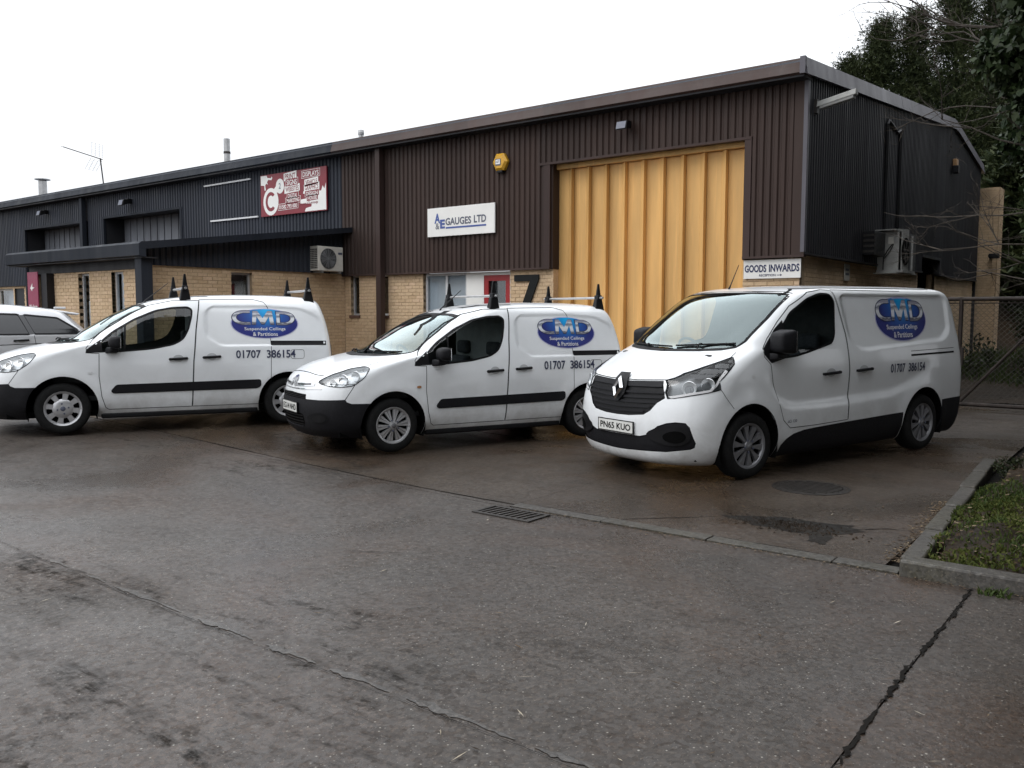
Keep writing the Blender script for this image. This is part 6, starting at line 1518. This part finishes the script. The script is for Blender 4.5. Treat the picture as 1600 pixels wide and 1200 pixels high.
for i, (x, y, h, k, rz) in enumerate(((-13.2,43.2,13.6,1,.3),(-12.0,43.9,15.2,0,1.2),(-10.7,44.6,15.6,1,2.2),(-9.0,45.0,16.6,0,3.0),(-7.5,45.9,16.5,1,4.1),(-6.0,46.6,15.2,0,5.0),(-4.0,47.5,15.0,1,.8),(-1.8,48.5,15.4,0,1.9))):
    t = empty('conifer_tree', (x, y, 0), rz, labs[i], 'tree', 'conifers behind the units'); t.scale = (1.3, 1.3, h/16)
    for nm, me in zip(('trunk', 'crown'), CON[k]): link(bpy.data.objects.new(nm, me), t)

def ivy_tree(seed, h, n, r0=.62, leaf_s=.060, spread=1.0):
    r = np.random.default_rng(seed); wood = MB(); ctr = []
    path = [np.array([0,0,0.])]
    for k in range(1, 9): path.append(path[-1]+np.array([r.normal(0,.10), r.normal(0,.10), h/8]))
    wood.tube([tuple(p) for p in path], [.22,.19,.17,.15,.13,.11,.09,.06,.03], 9)
    for k in range(70): i = r.uniform(2.3, 8); a = int(i) if i < 8 else 7; p = path[a]*(1-(i-a))+path[a+1]*(i-a); ctr.append((p+np.array([r.normal(0,.35),r.normal(0,.35),r.normal(0,.2)])*spread, r0*r.uniform(.4,1.0)))
    for k in range(16):      # limbs
        i = r.uniform(3.0, 8); a = min(7, int(i)); p = path[a]; d = np.array([r.normal(0,1), r.normal(0,1), r.uniform(.1,.9)]); d /= np.linalg.norm(d); L = r.uniform(.8, 2.0)*spread
        q = [p, p+d*L*.5+np.array([0,0,.08]), p+d*L+np.array([0,0,-.05])]; wood.tube([tuple(x) for x in q], [.06,.035,.012], 6)
        for s in np.linspace(.3, 1, 5): ctr.append((p+d*L*s+r.normal(0,.12,3), r0*r.uniform(.35,.75)))
    per = n//len(ctr); C = []; A = []; Bv = []
    for c, rad in ctr:
        u = unit(r.normal(0, 1, (per, 3))); pos = c+u*(rad*r.uniform(.45, 1.05, per))[:, None]*np.array([1,1,.9])
        d = unit(u*.5+r.normal(0, .6, (per, 3))+np.array([0,0,-.45])); s = leaf_s*r.uniform(.6, 1.25, per)
        C.append(pos); A.append(d*s[:, None]); Bv.append(unit(np.cross(d, u+r.normal(0, .4, (per, 3))))*(s*r.uniform(.55, .85, per))[:, None])
    return wood.mesh('trunk', smooth_ang=50), quads_mesh('crown', np.concatenate(C), np.concatenate(A), np.concatenate(Bv))
IVY = ivy_tree(5, 9.5, 120000, .72); IVY[0].materials.append(MAT['bark']); IVY[1].materials.append(MAT['ivy'])
def put_ivy(x, y, rz, sc, label, group=None):
    t = empty('ivy_tree', (x, y, gz(x, y)), rz, label, 'tree', group); t.scale = sc
    for nm, me in zip(('trunk', 'crown'), IVY): link(bpy.data.objects.new(nm, me), t)
    return t
main = put_ivy(-1.0, 13.6, .4, (1., 1., 1.), 'ivy clad tree with bare twigs at the right edge over the gate')
put_ivy(-.5, 18.2, 2.0, (1.1, 1.1, 1.0), 'ivy clad tree standing beyond the gate at the right edge')
# unseen evergreen screen at the right, added to shade the large van's flank
HED = conifer(31, 12.5, 2.0, 420, 1.9, 1., 1.); HED[0].materials.append(MAT['bark']); HED[1].materials.append(MAT['conifer'])
spots = [(1.9+.4*math.sin(i*2.3), 6.2+i*1.9) for i in range(13)] + [(4.6+.5*math.sin(i*1.7), 5.0+i*2.3) for i in range(8)] + [(5.6+.4*math.sin(i*1.1), 3.4-i*2.0) for i in range(9)]
for i, (x, y) in enumerate(spots):
    t = empty('conifer_tree', (x, y, gz(2.6,5)), i*1.3, 'unseen conifer added at the right to shade the large van', 'tree', 'unseen evergreen screen added for shade'); t.scale = (1.2, 1.2, 1.0+.06*math.sin(i*1.9))
    for nm, me in zip(('trunk', 'crown'), HED): link(bpy.data.objects.new(nm, me), t)
for x, y, lab in ((-4.3,35.0,'low conifer just behind the brick outbuilding'),(-2.6,34.0,'low conifer beyond the shrubs behind the gate'),(-3.3,38.5,'conifer deep behind the gate between the wall and the ivy')):
    t = empty('conifer_tree', (x, y, -.3), x, lab, 'tree', 'conifers behind the units'); t.scale = (1.3, 1.3, .8)
    for nm, me in zip(('trunk', 'crown'), HED): link(bpy.data.objects.new(nm, me), t)
# bare branches of the tree at the edge: long limbs with twigs, one part each limb
def bare_limb(seed, start, d, L, r0=.03, gen=3):
    r = random.Random(seed); m = MB()
    def grow(p, d, L, rad, g):
        pts = [p]; n = 5; dd = d.copy()
        for i in range(n):
            dd = (dd+Vector((r.gauss(0,.13), r.gauss(0,.13), r.gauss(0.02,.12)))).normalized(); pts.append(pts[-1]+dd*L/n)
        m.tube([tuple(q) for q in pts], [rad*(1-.75*i/n) for i in range(n+1)], 5 if g > 1 else 4, cap=False)
        if g > 0:
            for i in range(r.randint(3, 5)):
                k = r.randint(1, n); nd = (dd+Vector((r.gauss(0,.6), r.gauss(0,.6), r.gauss(.1,.5)))).normalized(); grow(pts[k], nd, L*r.uniform(.35,.6), rad*.5, g-1)
    grow(Vector(start), Vector(d).normalized(), L, r0, gen); return m.mesh('bare_branch')
for i, (z, dx, dy, dz, L, r0) in enumerate(((2.0,-.9,.1,.02,1.7,.016),(2.5,-.95,-.1,-.05,1.8,.018),(3.0,-.9,.3,.1,1.9,.02),(3.6,-.9,0,.2,2.0,.022),(4.2,-.9,.2,.1,1.9,.022),(4.6,-.85,-.2,.3,2.0,.024),(5.2,-.9,.1,.12,2.1,.024),(5.7,-.9,.2,-.02,2.3,.03),(6.0,-.95,-.1,.05,2.2,.028),(6.4,-.9,.1,.1,2.0,.03),(2.2,-.8,-.4,.1,1.5,.014),(3.4,-.7,-.5,.1,1.5,.016),(4.9,-.7,-.5,.2,1.6,.02))):
    me = bare_limb(40+i, (0,0,z), (dx,dy,dz), L, r0); me.materials.append(MAT['twig']); o = bpy.data.objects.new('bare_branch', me); link(o, main); o.rotation_euler = (0, 0, -.4)

# dark shrubs behind the gate and a low bank
def shrub(seed, R, H, n, leaf_s=.05):
    r = np.random.default_rng(seed); C = []; A = []; Bv = []; wood = MB()
    for k in range(9): a = r.uniform(0, 6.28); wood.tube([(0,0,0),(R*.35*np.cos(a),R*.35*np.sin(a),H*.45),(R*.6*np.cos(a),R*.6*np.sin(a),H*.8)], [.03,.02,.008], 5, cap=False)
    for k in range(46):
        c = np.array([r.normal(0,R*.42), r.normal(0,R*.42), r.uniform(.1,.9)*H]); rad = R*r.uniform(.2,.4); m = n//46
        u = unit(r.normal(0,1,(m,3))); pos = c+u*(rad*r.uniform(.4,1.05,m))[:, None]; pos[:, 2] = np.maximum(pos[:, 2], .01)
        d = unit(u*.6+r.normal(0,.6,(m,3))); s = leaf_s*r.uniform(.6,1.3,m); C.append(pos); A.append(d*s[:, None]); Bv.append(unit(np.cross(d, r.normal(0,1,(m,3))))*(s*.5)[:, None])
    return wood.mesh('stems'), quads_mesh('foliage', np.concatenate(C), np.concatenate(A), np.concatenate(Bv))
SH = shrub(3, 1.5, 3.0, 12000); SH[0].materials.append(MAT['twig']); SH[1].materials.append(MAT['bramble'])
for x, y, rz, s, lab in ((-1.6,24.0,.7,(1.2,1.2,1.35),'broad dark shrub behind the gate under the ivy clad tree'),(-.6,28.5,2.1,(1.5,1.5,1.8),'tallest dark shrub far beyond the gate'),(-2.4,26.8,0,(.8,.8,.9),'tall dark shrub against the brick wall beyond the gate'),(-.4,23.0,1.3,(1.1,1.1,1.2),'dark shrub filling the corner behind the gate'),(1.6,20.0,2.6,(1.1,1.1,1.1),'dark shrub nearest the gate at the right edge')):
    t = empty('shrub', (x, y, .1), rz, lab, 'shrub', 'shrubs beyond the gate'); t.scale = s
    for nm, me in zip(('stems','foliage'), SH): link(bpy.data.objects.new(nm, me), t)
def bank_z(x, y): return gz(x, min(y, 15)) + .02 + .45*smooth((y-23.5)/5) + .03*math.sin(x*2+y)
bk = sheet('bank', MAT['soil'], -4.85, 8, 17.4, 29.2, 0, .4, None, zf=bank_z, wob=.02); tag(bk, kind='structure')
bk2 = sheet('bank', MAT['soil'], -16, 8, 29.6, 46, 0, .8, None, zf=lambda x, y: .4+1.9*smooth((y-29.6)/7), wob=.03); tag(bk2, kind='structure')
bg_ = blades('rough_grass', MAT['grass'], 6000, (-4.8, .5, 20.5, 29), bank_z, (.05,.30), (.006,.014), lambda x, y: smooth((y-21)/6)*(.25+.75*smooth((math.sin(x*1.7)*math.cos(y*1.1)+.3)/.8)), .8)
tag(bg_, 'rough grass on the low bank beyond the gate', 'grass', kind='stuff')
# tufts and fallen twigs at the far end of the bed
SH2 = shrub(9, .28, .16, 1400, .016); SH2[0].materials.append(MAT['twig']); SH2[1].materials.append(MAT['bramble'])
for i, (x, y, lab) in enumerate(((-1.25,10.0,'low dark weed clump at the far end of the raised kerb'),(-.85,10.9,'low weed clump in the far part of the bed'))):
    t = empty('weed_clump', (x, y, gz(x,y)+.02), i*1.7, lab, 'plant', 'weed clumps in the bed')
    for nm, me in zip(('stems','foliage'), SH2): link(bpy.data.objects.new(nm, me), t)
